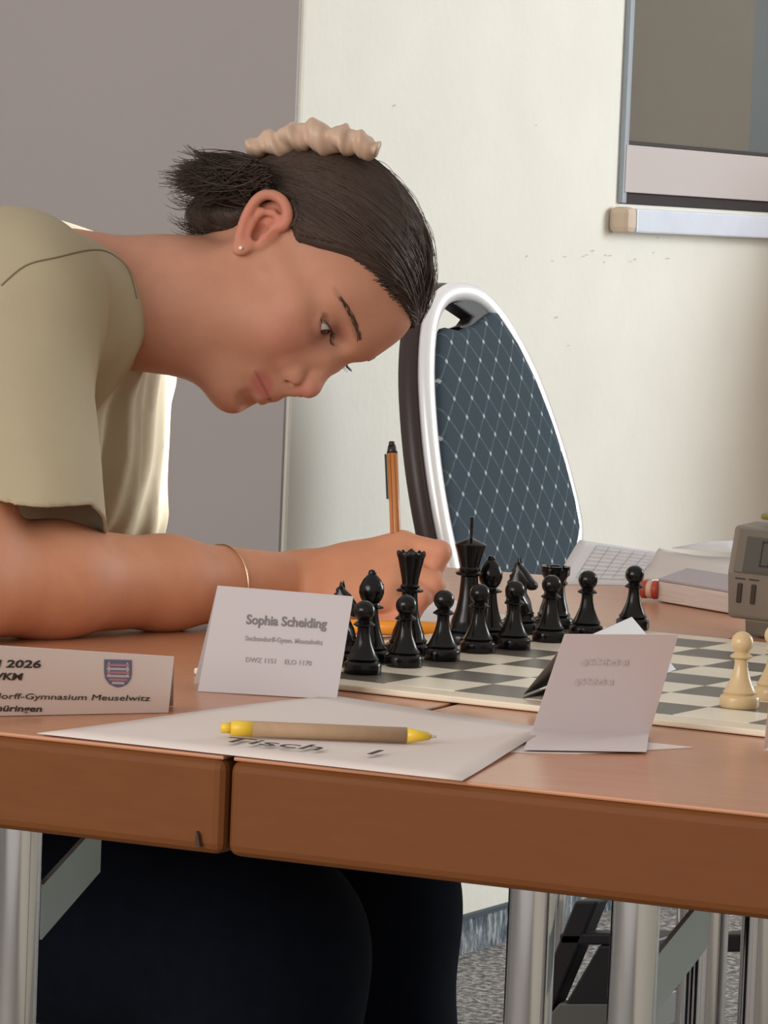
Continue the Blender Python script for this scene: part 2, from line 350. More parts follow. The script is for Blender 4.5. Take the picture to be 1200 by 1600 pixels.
# ================================================================ chessboard
def boardmat():
    M = bpy.data.materials.new('printed_board'); M.use_nodes = True; nt = M.node_tree; b = nt.nodes['Principled BSDF']; b.inputs['Roughness'].default_value = .33
    b.inputs['Specular IOR Level'].default_value = .4
    tc = nt.nodes.new('ShaderNodeTexCoord'); mp = nt.nodes.new('ShaderNodeMapping'); mp.inputs['Location'].default_value = (0.0005, 0.0005, .01)
    mp.inputs['Scale'].default_value = (1, 1, 0)
    ck = nt.nodes.new('ShaderNodeTexChecker'); ck.inputs['Scale'].default_value = 1/.055
    ck.inputs['Color1'].default_value = (.82, .75, .61, 1); ck.inputs['Color2'].default_value = (.115, .10, .078, 1)
    nt.links.new(tc.outputs['Object'], mp.inputs[0]); mp.inputs['Location'].default_value = (0, 0, .5)
    nt.links.new(mp.outputs[0], ck.inputs[0]); nt.links.new(ck.outputs[0], b.inputs[0])
    return M
bm_ = boardmat(); rim = mat('board_rim', (.74, .66, .52), .4, noise=.04, nscale=30)
bd = empty('chessboard', (0, 0, .7505)); tag(bd, 'cream and olive chessboard lying across both tables', 'chessboard')
box('border', (-.03, -.026, 0), (.47, .472, .0045), rim, bd, .0012)
box('playing_field', (0.0, 0.0, .0038), (.44, .44, .0048), bm_, bd)
BZ = .7554
# ================================================================ chess pieces
black = mat('black_lacquered_wood', (.005, .0045, .0045), .2, spec=.32); cream = mat('cream_lacquered_wood', (.60, .44, .24), .28, sss=0)
BASE = lambda r: [(0, 0), (r*.96, 0), (r, .0012), (r, .0065), (r*.96, .0078), (r*.80, .0090), (r*.86, .0105), (r*.74, .0125)]
def pawn(ma, nm):
    r = .0134
    p = BASE(r)+[(.0080, .0165), (.0060, .0215), (.0048, .0270), (.0044, .0305), (.0046, .0325), (.0076, .0338), (.0078, .0346), (.0058, .0362)]
    p += [(.0046+.0000, .0370)]
    for a in range(-50, 91, 14): p.append((max(.0001, .0076*math.cos(math.radians(a))), .0438+.0076*math.sin(math.radians(a))))
    return lathe(nm, p, ma, n=28)
def place(o, x, y, rz=0, label='', cat='chess piece', group=None):
    o.location = (x, y, BZ); o.rotation_euler = (0, 0, rz); tag(o, label, cat, group); return o
names = ['nearest the standing name card', 'in front of the queen', 'between the queen and the king', 'in front of the king', 'in front of the two right-hand horsemen, left one', 'in front of the rook', 'standing alone, right of the rook', 'rightmost and farthest along the row']
lbl = ['black pawn closest to the white name card', 'black pawn directly in front of the black queen', 'black pawn in the gap between queen and king', 'black pawn in front of the tall black king', 'black pawn in front of the black knight', 'black pawn in front of the far black rook', 'black pawn standing alone just right of the rook', 'black pawn farthest right, above the tented blank card']
pw = [(566, 1052), (631, 1041), (690, 1031), (746, 1019), (801, 1013), (858, 1002), (915, 993), (988, 983)]
proto = pawn(black, 'pawn')
for i, (px, py) in enumerate(pw):
    o = proto if i == 0 else proto.copy()
    if i: COL.objects.link(o)
    q = at(px, py, 2, BZ); place(o, q[0], q[1], 0, lbl[i], 'chess pawn', 'black pawns')
wp = pawn(cream, 'pawn')
q = at(1155, 1105, 2, BZ); place(wp, q[0], q[1], 0, 'cream white pawn standing fully in view near the board edge', 'chess pawn', 'white pawns')
wp2 = wp.copy(); COL.objects.link(wp2); q = at(1207, 1092, 2, BZ); place(wp2, q[0], q[1], 0, 'cream white pawn cut off by the right picture edge', 'chess pawn', 'white pawns')
def king(nm):
    r = .0180; e = empty(nm)
    p = BASE(r)+[(.0125, .018), (.0095, .026), (.0076, .036), (.0068, .046), (.0066, .051), (.0105, .0525), (.0108, .0540), (.0078, .0555), (.0082, .0570), (.0070, .0585), (.0076, .062), (.0118, .0745), (.0120, .0755), (.0108, .0765), (.0060, .0785), (.0025, .0800), (.0001, .0804)]
    lathe('body', p, black, e); d = np.array([math.cos(math.radians(118)), math.sin(math.radians(118)), 0])
    c = empty; cr = [(-.0018, .078), (.0018, .078), (.0012, .0852), (.0052, .0845), (.0052, .0890), (.0012, .0882), (.0018, .0965), (-.0018, .0965), (-.0012, .0882), (-.0052, .0890), (-.0052, .0845), (-.0012, .0852)]
    nrm = np.array([-d[1], d[0], 0]); prism('cross', [d*a+np.array([0, 0, b])-nrm*.0013 for a, b in cr], nrm*.0026, black, e, .0004)
    return e
def queen(nm):
    r = .0168; e = empty(nm)
    p = BASE(r)+[(.0115, .017), (.0085, .025), (.0068, .034), (.0060, .042), (.0058, .0455), (.0098, .0468), (.0100, .0480), (.0068, .0495), (.0074, .0508), (.0060, .0520), (.0064, .056), (.0098, .0715), (.0108, .0735), (.0106, .0750), (.0085, .0745), (.0040, .0752), (.0022, .0770), (.0001, .0785)]
    lathe('body', p, black, e)
    V = []; Fc = []
    for k in range(9):
        a = 2*math.pi*k/9; vv, ff = lathev([(.0001, -.0016), (.0012, -.001), (.0016, 0), (.0012, .001), (.0001, .0016)], 8, (.0094*math.cos(a), .0094*math.sin(a), .0752)); Fc += [tuple(x+len(V) for x in f) for f in ff]; V += vv
    mesh('crown_points', V, Fc, black, e, True)
    return e
def bishop(nm):
    r = .0152; e = empty(nm)
    p = BASE(r)+[(.0100, .0165), (.0074, .024), (.0058, .032), (.0052, .0375), (.0090, .0388), (.0092, .0398), (.0062, .0412), (.0058, .0425), (.0080, .0460), (.0092, .0500), (.0090, .0540), (.0068, .0590), (.0040, .0622), (.0028, .0632), (.0030, .0645), (.0022, .0660), (.0001, .0668)]
    b = lathe('body', p, black, e)
    box('mitre_slot', (.002, -.0034, .0555), (.0079, .0034, .0567), mat('slot_black', (.003, .003, .003), .7), b)
    return e
def rook(nm):
    r = .0158; e = empty(nm)
    p = BASE(r)+[(.0115, .015), (.0096, .021), (.0084, .028), (.0080, .033), (.0100, .0350), (.0102, .0362), (.0088, .0375), (.0095, .0400), (.0116, .0425), (.0118, .0470), (.0092, .0470), (.0090, .0440), (.0001, .0440)]
    b = lathe('body', p, black, e)
    for k in range(6):
        a = math.pi*k/3; c_, s_ = math.cos(a), math.sin(a)
        V = [(rr*math.cos(a+t), rr*math.sin(a+t), z) for z in (.0465, .0492) for rr, t in ((.0092, -.36), (.0118, -.36), (.0121, 0), (.0118, .36), (.0092, .36), (.0090, 0))]
        mesh('battlement', V, [(5, 4, 3, 2, 1, 0), (6, 7, 8, 9, 10, 11)]+[(i, (i+1) % 6, (i+1) % 6+6, i+6) for i in range(6)], black, b)
    return e
def knight(nm):
    r = .0152; e = empty(nm); p = BASE(r)+[(.0108, .0150), (.0112, .0165), (.0090, .0180), (.0001, .0182)]
    lathe('base', p, black, e)
    out = [(-.0095, .017), (-.0108, .026), (-.0105, .036), (-.0080, .046), (-.0045, .0525), (-.0030, .0585), (-.0005, .0540), (.0040, .0500), (.0085, .0440), (.0128, .0400), (.0134, .0370), (.0112, .0345), (.0070, .0358), (.0030, .0350), (.0035, .0300), (.0070, .0240), (.0092, .017)]
    V = []; Fc = []; cx, cz = -.001, .036; n = len(out)
    for s_, w_ in ((1, .0), (.93, .55), (.70, .85), (.35, 1.0)):
        pass
    lay = [(-1, .62), (-.8, .88), (-.35, 1.0), (.35, 1.0), (.8, .88), (1, .62)]
    for yy, sc_ in lay:
        for x, z in out:
            w_ = .0070-.0028*max(0, (z-.030)/.03)
            V.append((cx+(x-cx)*(sc_*.5+.5), yy*w_, cz+(z-cz)*(sc_*.5+.5) if z > .018 else z))
    for i in range(len(lay)-1):
        for k in range(n): Fc.append((i*n+k, (i)*n+(k+1) % n, (i+1)*n+(k+1) % n, (i+1)*n+k))
    Fc.append(tuple(range(n))[::-1]); Fc.append(tuple((len(lay)-1)*n+k for k in range(n)))
    h_ = mesh('horse_head', V, [f[::-1] for f in Fc], black, e, True, .0006)
    V = []; Fc = []
    for k in range(7):
        x, z = [(-.0106, .024), (-.0110, .029), (-.0108, .034), (-.0098, .039), (-.0082, .044), (-.0064, .0485), (-.0048, .0525)][k]
        vv, ff = lathev([(.0001, -.0024), (.0020, -.0008), (.0020, .0010), (.0001, .0026)], 6, (x, 0, z)); Fc += [tuple(a+len(V) for a in f) for f in ff]; V += vv
    mesh('mane', V, Fc, black, h_, True)
    for s_ in (-1, 1):
        vv, ff = lathev([(.0016, 0), (.0012, .003), (.0001, .0062)], 8, (-.0022, s_*.0028, .0535)); mesh('ear', vv, ff, black, h_, True)
    return e
def putb(fn, nm, px, X, rz, label, cat):
    e = fn(nm); q = None
    # stands on the back rank X; its column comes from where the photo shows it
    lo, hi = -.05, .5
    for _ in range(40):
        mdl = (lo+hi)/2; P = np.array([X, mdl, BZ+.02])-CAM; u = 600+FPX*(P@CR)/(P@CF)
        if u < px: lo = mdl
        else: hi = mdl
    return place(e, X, mdl, rz, label, cat, 'black back row pieces')
putb(knight, 'knight', 536, .030, .2, 'black knight peeking over the right top corner of the name card', 'chess knight')
putb(bishop, 'bishop', 578, .036, 0, 'black bishop behind the pawn nearest the name card', 'chess bishop')
putb(queen, 'queen', 638, .033, 0, 'black queen with flared crown in front of the writing hand', 'chess queen')
putb(king, 'king', 731, .026, 0, 'tall black king with thin cross in front of the chair back', 'chess king')
putb(bishop, 'bishop', 764, .033, 0, 'black bishop half hidden right behind the king', 'chess bishop')
putb(knight, 'knight', 813, .018, .15, 'black knight with head in full view, left of the rook', 'chess knight')
putb(rook, 'rook', 866, .016, 0, 'black rook with notched top left of the lone pawn', 'chess rook')
# ================================================================ cards and papers
card = mat('white_card', (.47, .435, .45), .7, noise=.012, nscale=8); paperm = mat('white_paper', (.66, .585, .55), .8, noise=.015, nscale=12)
white = mat('bright_white_paper', (.70, .68, .70), .7); ink = mat('dark_print', (.035, .03, .03), .8); ink2 = mat('grey_print', (.17, .155, .16), .8); ink3 = mat('light_grey_print', (.30, .28, .29), .8)
def P3(x, y, z): return at(x, y, 2, z)
def onpl(x, y, a, b, c):                      # a pixel carried onto the plane of three points
    n_ = np.cross(b-a, c-a); d = ray(x, y); return CAM+d*((n_@(a-CAM))/(n_@d))
# standing name card
BL, BR = P3(309, 1080, .7505), P3(526, 1093, .7505); TL, TR = P3(340, 915, .8205), None; TR = onpl(552, 932, BL, BR, TL)
nc = empty('name_card', (BL+BR)/2); tag(nc, 'folded white card with a name printed in bold, standing left of the black pieces', 'name card')
def loc0(o, e): o.location = -Vector(e.location); return o
loc0(sheet('front_panel', [BL, BR, TR, TL], card, nc), nc)
bk = np.array([-.027, .037, 0]); loc0(sheet('back_panel', [BR+bk, BL+bk, TL, TR], card, nc), nc)
xd, yd = BR-BL, TL-BL
g = lambda u, v: BL+xd*u+yd*v
loc0(text('printed_name', 'Sophia Scheiding', .0092, g(.255, .655), xd, yd, ink2, nc, bold=.00022, squash=.90), nc)
loc0(text('printed_school', 'Seckendorff-Gymn. Meuselwitz', .0046, g(.27, .50), xd, yd, ink3, nc, bold=.0001, squash=.92), nc)
loc0(text('printed_rating', 'DWZ 1151    ELO 1170', .0046, g(.30, .30), xd, yd, ink3, nc, bold=.00005), nc)
# printed sign at the left edge
BR1 = P3(263, 1113, .7505); BL1 = P3(-130, 1121, .7505); TR1 = P3(272, 1026, .7890); TL1 = onpl(-122, 1001, BL1, BR1, TR1)
sg = empty('tournament_sign', (BR1+BL1)/2); tag(sg, 'long folded paper sign with year, school lines and a small striped shield', 'table sign')
loc0(sheet('front_panel', [BL1, BR1, TR1, TL1], paperm, sg), sg)
bk = np.array([-.016, .030, 0]); loc0(sheet('back_panel', [BR1+bk, BL1+bk, TL1, TR1], card, sg), sg)
xd, yd = BR1-BL1, TL1-BL1; yd = (TR1-BR1)
def onsign(px, py):
    n_ = np.cross(BR1-BL1, TR1-BR1); d = ray(px, py); t = (n_@(BR1-CAM))/(n_@d); return CAM+t*d
xs = onsign(240, 1090)-onsign(20, 1085)
def sline(nm, body, size, px, py, sq=1, b=.0003, ma=ink): loc0(text(nm, body, size, onsign(px, py), onsign(px+100, py+1.5)-onsign(px, py), TR1-BR1, ma, sg, bold=b, squash=sq), sg)
sline('printed_line', 'LEM 2026', .0078, -48, 1041, 1.5, .0002)
sline('printed_line', 'JVKM', .0072, -16, 1061, 1.3, .00022)
sline('printed_line', 'Seckendorff-Gymnasium Meuselwitz', .0062, -70, 1090, 1.45, 0)
sline('printed_line', 'Th\u00fcringen', .0066, -20, 1110, 1.35, .00012)
# shield
shx, shy = onsign(204, 1050)-onsign(164, 1049), onsign(164, 1030)-onsign(164, 1070)
def shield(nm, pts, ma, lift):
    n_ = np.cross(shx, shy); n_ /= np.linalg.norm(n_)
    o0 = onsign(184, 1051)+n_*lift
    loc0(mesh(nm, [o0+shx*a+shy*b for a, b in pts], [tuple(range(len(pts)))], ma, sg, solid=.0001), sg)
outl = [(-.54, .52), (.54, .52), (.54, 0), (.50, -.22), (.36, -.42), (.15, -.53), (0, -.56), (-.15, -.53), (-.36, -.42), (-.50, -.22), (-.54, 0)]
shield('shield', outl, mat('slate_blue_print', (.13, .14, .22), .8), .0006)
for k, (z, c) in enumerate([(.32, 0), (.17, 1), (.03, 0), (-.11, 1), (-.25, 0), (-.38, 1)]):
    w_ = .44 if z > -.2 else (.36 if z > -.3 else .24)
    shield('shield_stripe', [(-w_, z-.045), (w_, z-.045), (w_, z+.045), (-w_, z+.045)], mat('pale_print', (.48, .44, .50), .8) if c else mat('rose_print', (.42, .20, .22), .8), .0008)
for a in (-.36, .36):
    for b in (.40, .25, .1, -.05): shield('shield_star', [(a-.05, b), (a, b-.04), (a+.05, b), (a, b+.04)], mat('pale_print', (.5, .45, .5), .8), .0010)
# sheet with the board number, on the table front
sh = sheet('board_number_sheet', [P3(58, 1147, .7508), P3(722, 1221, .7508), P3(860, 1140, .7508), P3(520, 1088, .7508)], paperm, None, nx=16, ny=10,
           fn=lambda u, v: (0, 0, .0004+.0015*math.sin(3*u+2*v)**2*(v*(1-v)*4)))
sh2 = sheet('loose_sheet', [P3(560, 1170, .7503), P3(905, 1178, .7503), P3(1085, 1168, .7503), P3(740, 1131, .7503)], paperm, None)
tag(sh, 'large white sheet with a handwritten-style board number under the brown pen', 'paper'); tag(sh2, 'white sheet partly under the numbered sheet and the blank card', 'paper')
xd = P3(600, 1170, .7508)-P3(440, 1151, .7508)
for w_, px_, py_ in (('Tisch', 338, 1159), ('1', 558, 1178)): text('printed_word' if w_ != '1' else 'printed_number', w_, .030, P3(px_, py_, .7535), P3(600, 1172, .75)-P3(350, 1149, .75), np.array([-.25, 1, 0]), ink, sh, squash=1.05, bold=.0001, lift=.0006)
# blank folded card seen from behind
cm = mat('translucent_card', (.60, .54, .55), .7, noise=.01, nscale=10)
b0, b1 = P3(830, 1145, .7508), P3(1014, 1150, .7508); t0 = P3(882, 991, .8195); t1 = onpl(1060, 991, b0, b1, t0)
bc = empty('blank_card', (b0+b1)/2); tag(bc, 'plain folded card showing its unprinted back, on the right table', 'name card')
loc0(sheet('panel', [b0, b1, t1, t0], cm, bc), bc)
loc0(sheet('folded_foot', [P3(818, 1174, .7508), P3(1010, 1177, .7508), b1+np.array([0, 0, .0003]), b0+np.array([0, 0, .0003])], cm, bc, fn=lambda u, v: (0, 0, .001)), bc)
bcx = b1-b0; bcy = t0-b0
faint = mat('faint_show_through', (.55, .49, .50), .8)
for v_, w_ in ((.72, .55), (.52, .45)): loc0(text('print_showing_through', 'gnidiehcS aihpoS'[:12], .006, b0+bcx*.22+bcy*v_, bcx, bcy, faint, bc, bold=.0004, squash=w_*1.9), bc)
# second folded card standing on the board
r1, r2 = P3(878, 1012, .800), P3(987, 964, .800); a1, a2 = P3(950, 1088, .7565), P3(1056, 1046, .7565); c1, c2 = P3(818, 1085, .7565), P3(905, 1052, .7565)
tc_ = empty('tent_card', (a1+a2)/2); tag(tc_, 'small white tent card on the board behind the blank card, its top corner showing', 'name card')
loc0(sheet('white_panel', [a1, a2, r2, r1], mat('tent_card_white', (.82, .82, .86), .7), tc_), tc_); loc0(sheet('shaded_panel', [c1, c2, r2, r1], mat('painted_shade_card', (.20, .18, .175), .7), tc_), tc_)  # one white card; the shade on its near side is put into the grey
# card edge at the right picture border
e0, e1 = P3(1193, 1172, .7508), P3(1290, 1178, .7508); f0, f1 = P3(1201, 1098, .785), P3(1300, 1100, .785)
ec = sheet('right_edge_card', [e0, e1, f1, f0], white); tag(ec, 'white card whose edge just shows at the right picture border', 'name card')
# score sheet under the writing hand
ss = sheet('score_sheet', [P3(500, 1003, .7508), P3(640, 992, .7508), P3(800, 965, .7508), P3(690, 932, .7508)], white); tag(ss, 'white score sheet under the writing hand', 'paper')
# ================================================================ pens
def pen(name, a, b, segs, label, cat='pen', n=14):
    a, b = np.array(a), np.array(b); e = empty(name, (a+b)/2); tag(e, label, cat)
    for nm, t0_, t1_, r0, r1_, ma in segs:
        p = a+(b-a)*t0_; q = a+(b-a)*t1_; loc0(tube(nm, [p, p+(q-p)*.5, q], [r0, (r0+r1_)/2, r1_], ma, e, n, smooth=True), e)
    return e
yel = mat('yellow_plastic', (.72, .48, .035), .4); kraft = mat('kraft_cardboard', (.36, .24, .145), .75, noise=.06, nscale=60, stretch=(1, 6, 1))
pen('ballpoint_pen', P3(345, 1137, .7585), P3(682, 1151, .7565), [('push_button', 0, .05, .0032, .0034, yel), ('yellow_collar', .045, .15, .0048, .0050, yel), ('cardboard_barrel', .145, .86, .0050, .0050, kraft), ('yellow_tip', .855, .97, .0050, .0022, yel), ('nib', .97, 1, .0014, .0006, mat('pale_nib', (.5, .48, .35), .4))],
    'cardboard-brown ballpoint pen with yellow ends on the white sheet')
org = mat('orange_barrel', (.52, .20, .06), .35); orgd = mat('amber_barrel', (.80, .30, .02), .3); pblack = mat('pen_black', (.02, .015, .014), .35); blu = mat('violet_blue_plastic', (.12, .08, .55), .3)
pen('highlighter_pen', P3(520, 978, .757), P3(790, 986, .757), [('barrel', 0, .86, .0056, .0056, orgd), ('band', .86, .92, .0048, .0044, pblack), ('blue_end', .92, 1, .0044, .003, blu)], 'amber pen lying on the score sheet behind the pawns')
# ================================================================ far papers, marker and clock
def farsheet(name, c, label, ma=white, fn=None, nx=10, ny=6): o = sheet(name, c, ma, nx=nx, ny=ny, fn=fn); tag(o, label, 'paper'); return o
fs1 = farsheet('printed_form', [P3(866, 913, .7508), P3(1010, 915, .7508), at(1062, 868, 1, .97), at(905, 844, 1, .95)], 'white form with a printed table lying behind the lone pawn', fn=lambda u, v: (0, 0, .0015*math.sin(v*3)))
# table lines of the form
V = []; Fc = []
A0, A1, A2, A3 = P3(866, 913, .7508), P3(1010, 915, .7508), at(1062, 868, 1, .97), at(905, 844, 1, .95)
def bil(u, v): u = .20+.76*u; v = .12+.78*v; return (A0*(1-u)+A1*u)*(1-v)+(A3*(1-u)+A2*u)*v+np.array([0, -.0008, .0012+.0015*math.sin(v*3)])
def strip(u0, v0, u1, v1, w_):
    n0 = len(V); dv, du = (w_, 0) if v0 == v1 else (0, w_); V.extend([bil(u0, v0), bil(u1, v1), bil(u1+du, v1+dv), bil(u0+du, v0+dv)]); Fc.append((n0, n0+1, n0+2, n0+3))
for k in range(9): strip(0, k/8, 1, k/8, .012)
for k in range(7): strip(k/6, 0, k/6, 1, .006)
mesh('printed_table', V, Fc, ink3, fs1)
for k, (dz, a_) in enumerate([(0, 0), (.003, 4), (.006, -5)]):
    pass
ps = farsheet('curled_sheet', [at(1000, 905, 1, .86), at(1150, 915, 1, .80), at(1150, 872, 1, .9), at(1030, 858, 1, .95)], 'creased white sheet curling up over the booklet', mat('soft_white_paper', (.62, .57, .55), .8), fn=lambda u, v: (0, 0, .002*math.sin(9*v+4*u)))
bk_ = empty('booklet', P3(1080, 955, .75)); tag(bk_, 'thick pale booklet lying left of the chess clock', 'booklet')
B0, B1 = P3(1027, 939, .751), P3(1160, 962, .751); d_ = np.array([-.03, .12, 0])
loc0(prism('page_block', [B0, B1, B1+d_, B0+d_], (0, 0, .0175), mat('page_edges', (.56, .48, .44), .85, noise=.12, nscale=160, stretch=(.2, .2, 6)), bk_, .001), bk_)
loc0(prism('cover', [B0+[0, 0, .0176], B1+[0, 0, .0176], B1+d_+[0, 0, .0176], B0+d_+[0, 0, .0176]], (0, 0, .0025), mat('mauve_grey_cover', (.36, .31, .33), .6), bk_, .0008), bk_)
ts = farsheet('upper_sheet', [at(1050, 856, 1, .93), at(1150, 864, 1, .90), at(1150, 845, 1, .96), at(1110, 846, 1, .96)], 'white sheet corner lying over the others left of the clock top', white, nx=4, ny=2)
red = mat('red_plastic', (.42, .05, .03), .35)
a_, b_ = P3(1004, 920, .7605), P3(1030, 922, .7605)
pen('lip_balm', a_, b_, [('red_end', 0, .30, .0082, .0082, red), ('white_band', .30, .68, .0078, .0078, mat('cream_band', (.62, .42, .30), .5)), ('red_cap', .68, 1, .0084, .0080, red)], 'short red and cream striped tube lying left of the booklet', 'tube')
# chess clock
ck0 = P3(1186, 996, .751); clk = empty('chess_clock', (ck0[0], ck0[1], .751), math.radians(-13)); tag(clk, 'grey-brown digital chess clock standing beyond the board', 'chess clock')
cb = mat('taupe_plastic', (.185, .155, .125), .45, noise=.04, nscale=60); cb2 = mat('dark_taupe_plastic', (.135, .115, .09), .45)
x0 = -.034
prism('body', [(x0, 0, .013), (x0, -.003, .050), (x0, .004, .088), (x0, .034, .091), (x0, .040, .012)], (.205, 0, 0), cb, clk, .0035, seg=3)
prism('foot', [(x0+.018, .002, .0), (x0+.018, .0, .014), (x0+.018, .040, .014), (x0+.018, .040, .0)], (.170, 0, 0), cb2, clk, .002)
def face(nm, u0, u1, w0, w1, out, ma, bev=.0008):   # patch on the upper sloping front
    a = np.array([0, -.003, .050]); b = np.array([0, .004, .088]); d = b-a; L = np.linalg.norm(d); d /= L; n_ = np.array([0, -d[2], d[1]])
    pts = [a+d*w*L+np.array([u, 0, 0])+n_*.0004 for u, w in ((u0, w0), (u1, w0), (u1, w1), (u0, w1))]
    return prism(nm, pts, n_*out, ma, clk, bev)
face('display_bezel', x0+.008, x0+.197, .02, .95, .0018, cb2)
face('display_glass', x0+.017, x0+.180, .04, .80, .0024, mat('lcd_grey', (.085, .082, .072), .25))
lc = mat('lcd_digit', (.012, .012, .016), .5)
for k, u in enumerate((.034, .068, .094, .112)):
    for (du0, du1, w0, w1) in ((0, .0012, .18, .72), (.0085, .0097, .18, .72), (0, .0097, .18, .22), (0, .0097, .68, .72)): face('digit_segment', x0+u+du0, x0+u+du1, w0, w1, .0028, lc, 0)
def low(nm, u0, u1, w0, w1, out, ma, bev=.0008, sk=0):
    a = np.array([0, 0, .013]); b = np.array([0, -.003, .050]); d = b-a; L = np.linalg.norm(d); d /= L; n_ = np.array([0, -d[2], d[1]])
    pts = [a+d*w*L+np.array([u, 0, 0])+n_*.0002 for u, w in ((u0, w0), (u1, w0), (u1+sk, w1), (u0+sk, w1))]
    return prism(nm, pts, n_*out, ma, clk, bev)
slot = mat('slot_shadow_plastic', (.035, .028, .02), .5)  # shadow inside the slots put into the colour; the labels share it
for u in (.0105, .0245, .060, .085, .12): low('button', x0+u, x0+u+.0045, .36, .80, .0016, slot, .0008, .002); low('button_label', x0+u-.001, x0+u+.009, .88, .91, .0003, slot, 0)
prism('lever', [(x0+.020, .012, .094), (x0+.185, .012, .094), (x0+.185, .034, .096), (x0+.020, .034, .096)], (0, 0, .005), mat('olive_yellow_plastic', (.20, .17, .05), .4), clk, .002)
# ================================================================ banquet chair
navy = bpy.data.materials.new('navy_diamond_fabric'); navy.use_nodes = True; nt = navy.node_tree; b = nt.nodes['Principled BSDF']; b.inputs['Roughness'].default_value = .8
b.inputs['Specular IOR Level'].default_value = .05
uvn = nt.nodes.new('ShaderNodeUVMap'); uvn.uv_map = 'UV'; sp = nt.nodes.new('ShaderNodeSeparateXYZ'); nt.links.new(uvn.outputs[0], sp.inputs[0])
def mth(op, a, b2=None, c=None):
    n = nt.nodes.new('ShaderNodeMath'); n.operation = op
    for i, x in enumerate((a, b2, c)):
        if x is None: continue
        if hasattr(x, 'links'): nt.links.new(x, n.inputs[i])
        else: n.inputs[i].default_value = x
    return n.outputs[0]
def tri(x): return mth('ABSOLUTE', mth('SUBTRACT', mth('FRACT', x), .5))      # 0.5 at integers
xa = mth('ADD', sp.outputs[0], sp.outputs[1]); xb = mth('SUBTRACT', sp.outputs[0], sp.outputs[1])
ta, tb = tri(xa), tri(xb)
la = mth('GREATER_THAN', ta, .458); lb = mth('GREATER_THAN', tb, .458); line = mth('MAXIMUM', la, lb)
dot = mth('MULTIPLY', mth('GREATER_THAN', ta, .425), mth('GREATER_THAN', tb, .425))
nz = nt.nodes.new('ShaderNodeTexNoise'); nz.inputs['Scale'].default_value = 3; nt.links.new(uvn.outputs[0], nz.inputs[0])
m1 = nt.nodes.new('ShaderNodeMix'); m1.data_type = 'RGBA'; m1.inputs[6].default_value = (.055, .074, .090, 1); m1.inputs[7].default_value = (.11, .14, .155, 1); nt.links.new(mth('MULTIPLY', line, mth('MULTIPLY', nz.outputs[0], 1.5)), m1.inputs[0])
m2 = nt.nodes.new('ShaderNodeMix'); m2.data_type = 'RGBA'; m2.inputs[7].default_value = (.42, .46, .46, 1); nt.links.new(m1.outputs[2], m2.inputs[6]); nt.links.new(dot, m2.inputs[0])
nt.links.new(m2.outputs[2], b.inputs['Base Color'])
shellm = mat('dark_brown_shell', (.035, .018, .015), .4)
chair = empty('banquet_chair', (-.98, 2.3, 0)); tag(chair, 'banquet chair with dark diamond-pattern back and bright metal rim against the cream wall', 'chair')
rc = math.radians(14); PT = at(715, 450, 0, -1.03); wv = np.array([-math.sin(rc), 0, math.cos(rc)]); vv_ = np.array([0, 1., 0]); nn = np.array([math.cos(rc), 0, math.sin(rc)])
def cpl(px, py):
    d = ray(px, py); t = (nn@(PT-CAM))/(nn@d); return CAM+t*d
def cvw(p): q = p-PT; return q@vv_, q@wv
co_px = [(716, 935), (707, 890), (690, 810), (677, 730), (669, 650), (666, 580), (670, 515), (682, 476), (702, 458), (728, 456), (752, 467), (778, 495), (806, 540), (834, 598), (858, 664), (878, 728), (892, 785), (899, 830), (893, 862), (872, 893), (845, 925)]
out = [cpl(*p) for p in co_px]
def smooth_path(P, n=4):
    R = []
    for i in range(len(P)-1):
        p0, p1, p2, p3 = P[max(i-1, 0)], P[i], P[i+1], P[min(i+2, len(P)-1)]
        for k in range(n):
            t = k/n; R.append(.5*((2*p1)+(p2-p0)*t+(2*p0-5*p1+4*p2-p3)*t*t+(3*p1-p0-3*p2+p3)*t**3))
    return R+[P[-1]]
rimp = smooth_path(out); 
spath = smooth_path
low_l, low_r = rimp[0]+np.array([.02, .0, -.13]), rimp[-1]+np.array([.02, -.0, -.10])
loc0(tube('metal_rim', [low_l]+rimp+[low_r], .0130, mat('bright_aluminium', (.95, .95, .97), .30, .5), chair, 12, flat=.8), chair)
loc0(tube('dark_back_rim', [p-nn*.024 for p in [low_l]+rimp+[low_r]], .0165, shellm, chair, 10), chair)
pad_px = [(712, 935), (703, 870), (690, 790), (682, 710), (678, 630), (677, 570), (682, 525), (690, 513), (712, 518), (738, 507), (757, 492), (768, 487), (800, 535), (830, 596), (856, 662), (877, 728), (892, 785), (900, 830), (894, 862), (874, 895), (845, 930)]
pp = [cpl(*p) for p in pad_px]; cen = sum(pp)/len(pp)
def padmesh(name, pts, ma, off, th, bul, parent, uv=False):
    n = len(pts); V = []; Fc = []; rings = [(1.0, 0), (1.0, th*.55), (.965, th*.9), (.90, th), (.7, th+bul*.5), (.4, th+bul*.9), (.12, th+bul)]
    for s_, h_ in rings:
        for p in pts: V.append(cen+(p-cen)*s_+nn*(off+h_))
    for i in range(len(rings)-1):
        for k in range(n): Fc.append((i*n+k, (i+1)*n+k, (i+1)*n+(k+1) % n, i*n+(k+1) % n))
    Fc = [f[::-1] for f in Fc]
    Fc.append(tuple(range(n))[::-1]); Fc.append(tuple((len(rings)-1)*n+k for k in range(n)))
    o = mesh(name, V, Fc, ma, parent, True)
    if uv:
        L = o.data.uv_layers.new(name='UV')
        for lp_ in o.data.loops:
            v, w = cvw(V[lp_.vertex_index]); L.data[lp_.index].uv = (v/.0425, w/.050)
    return loc0(o, chair)
padmesh('back_pad', pp, navy, -.004, .016, .006, chair, True)
padmesh('back_shell', pp, shellm, -.034, .028, 0, chair)
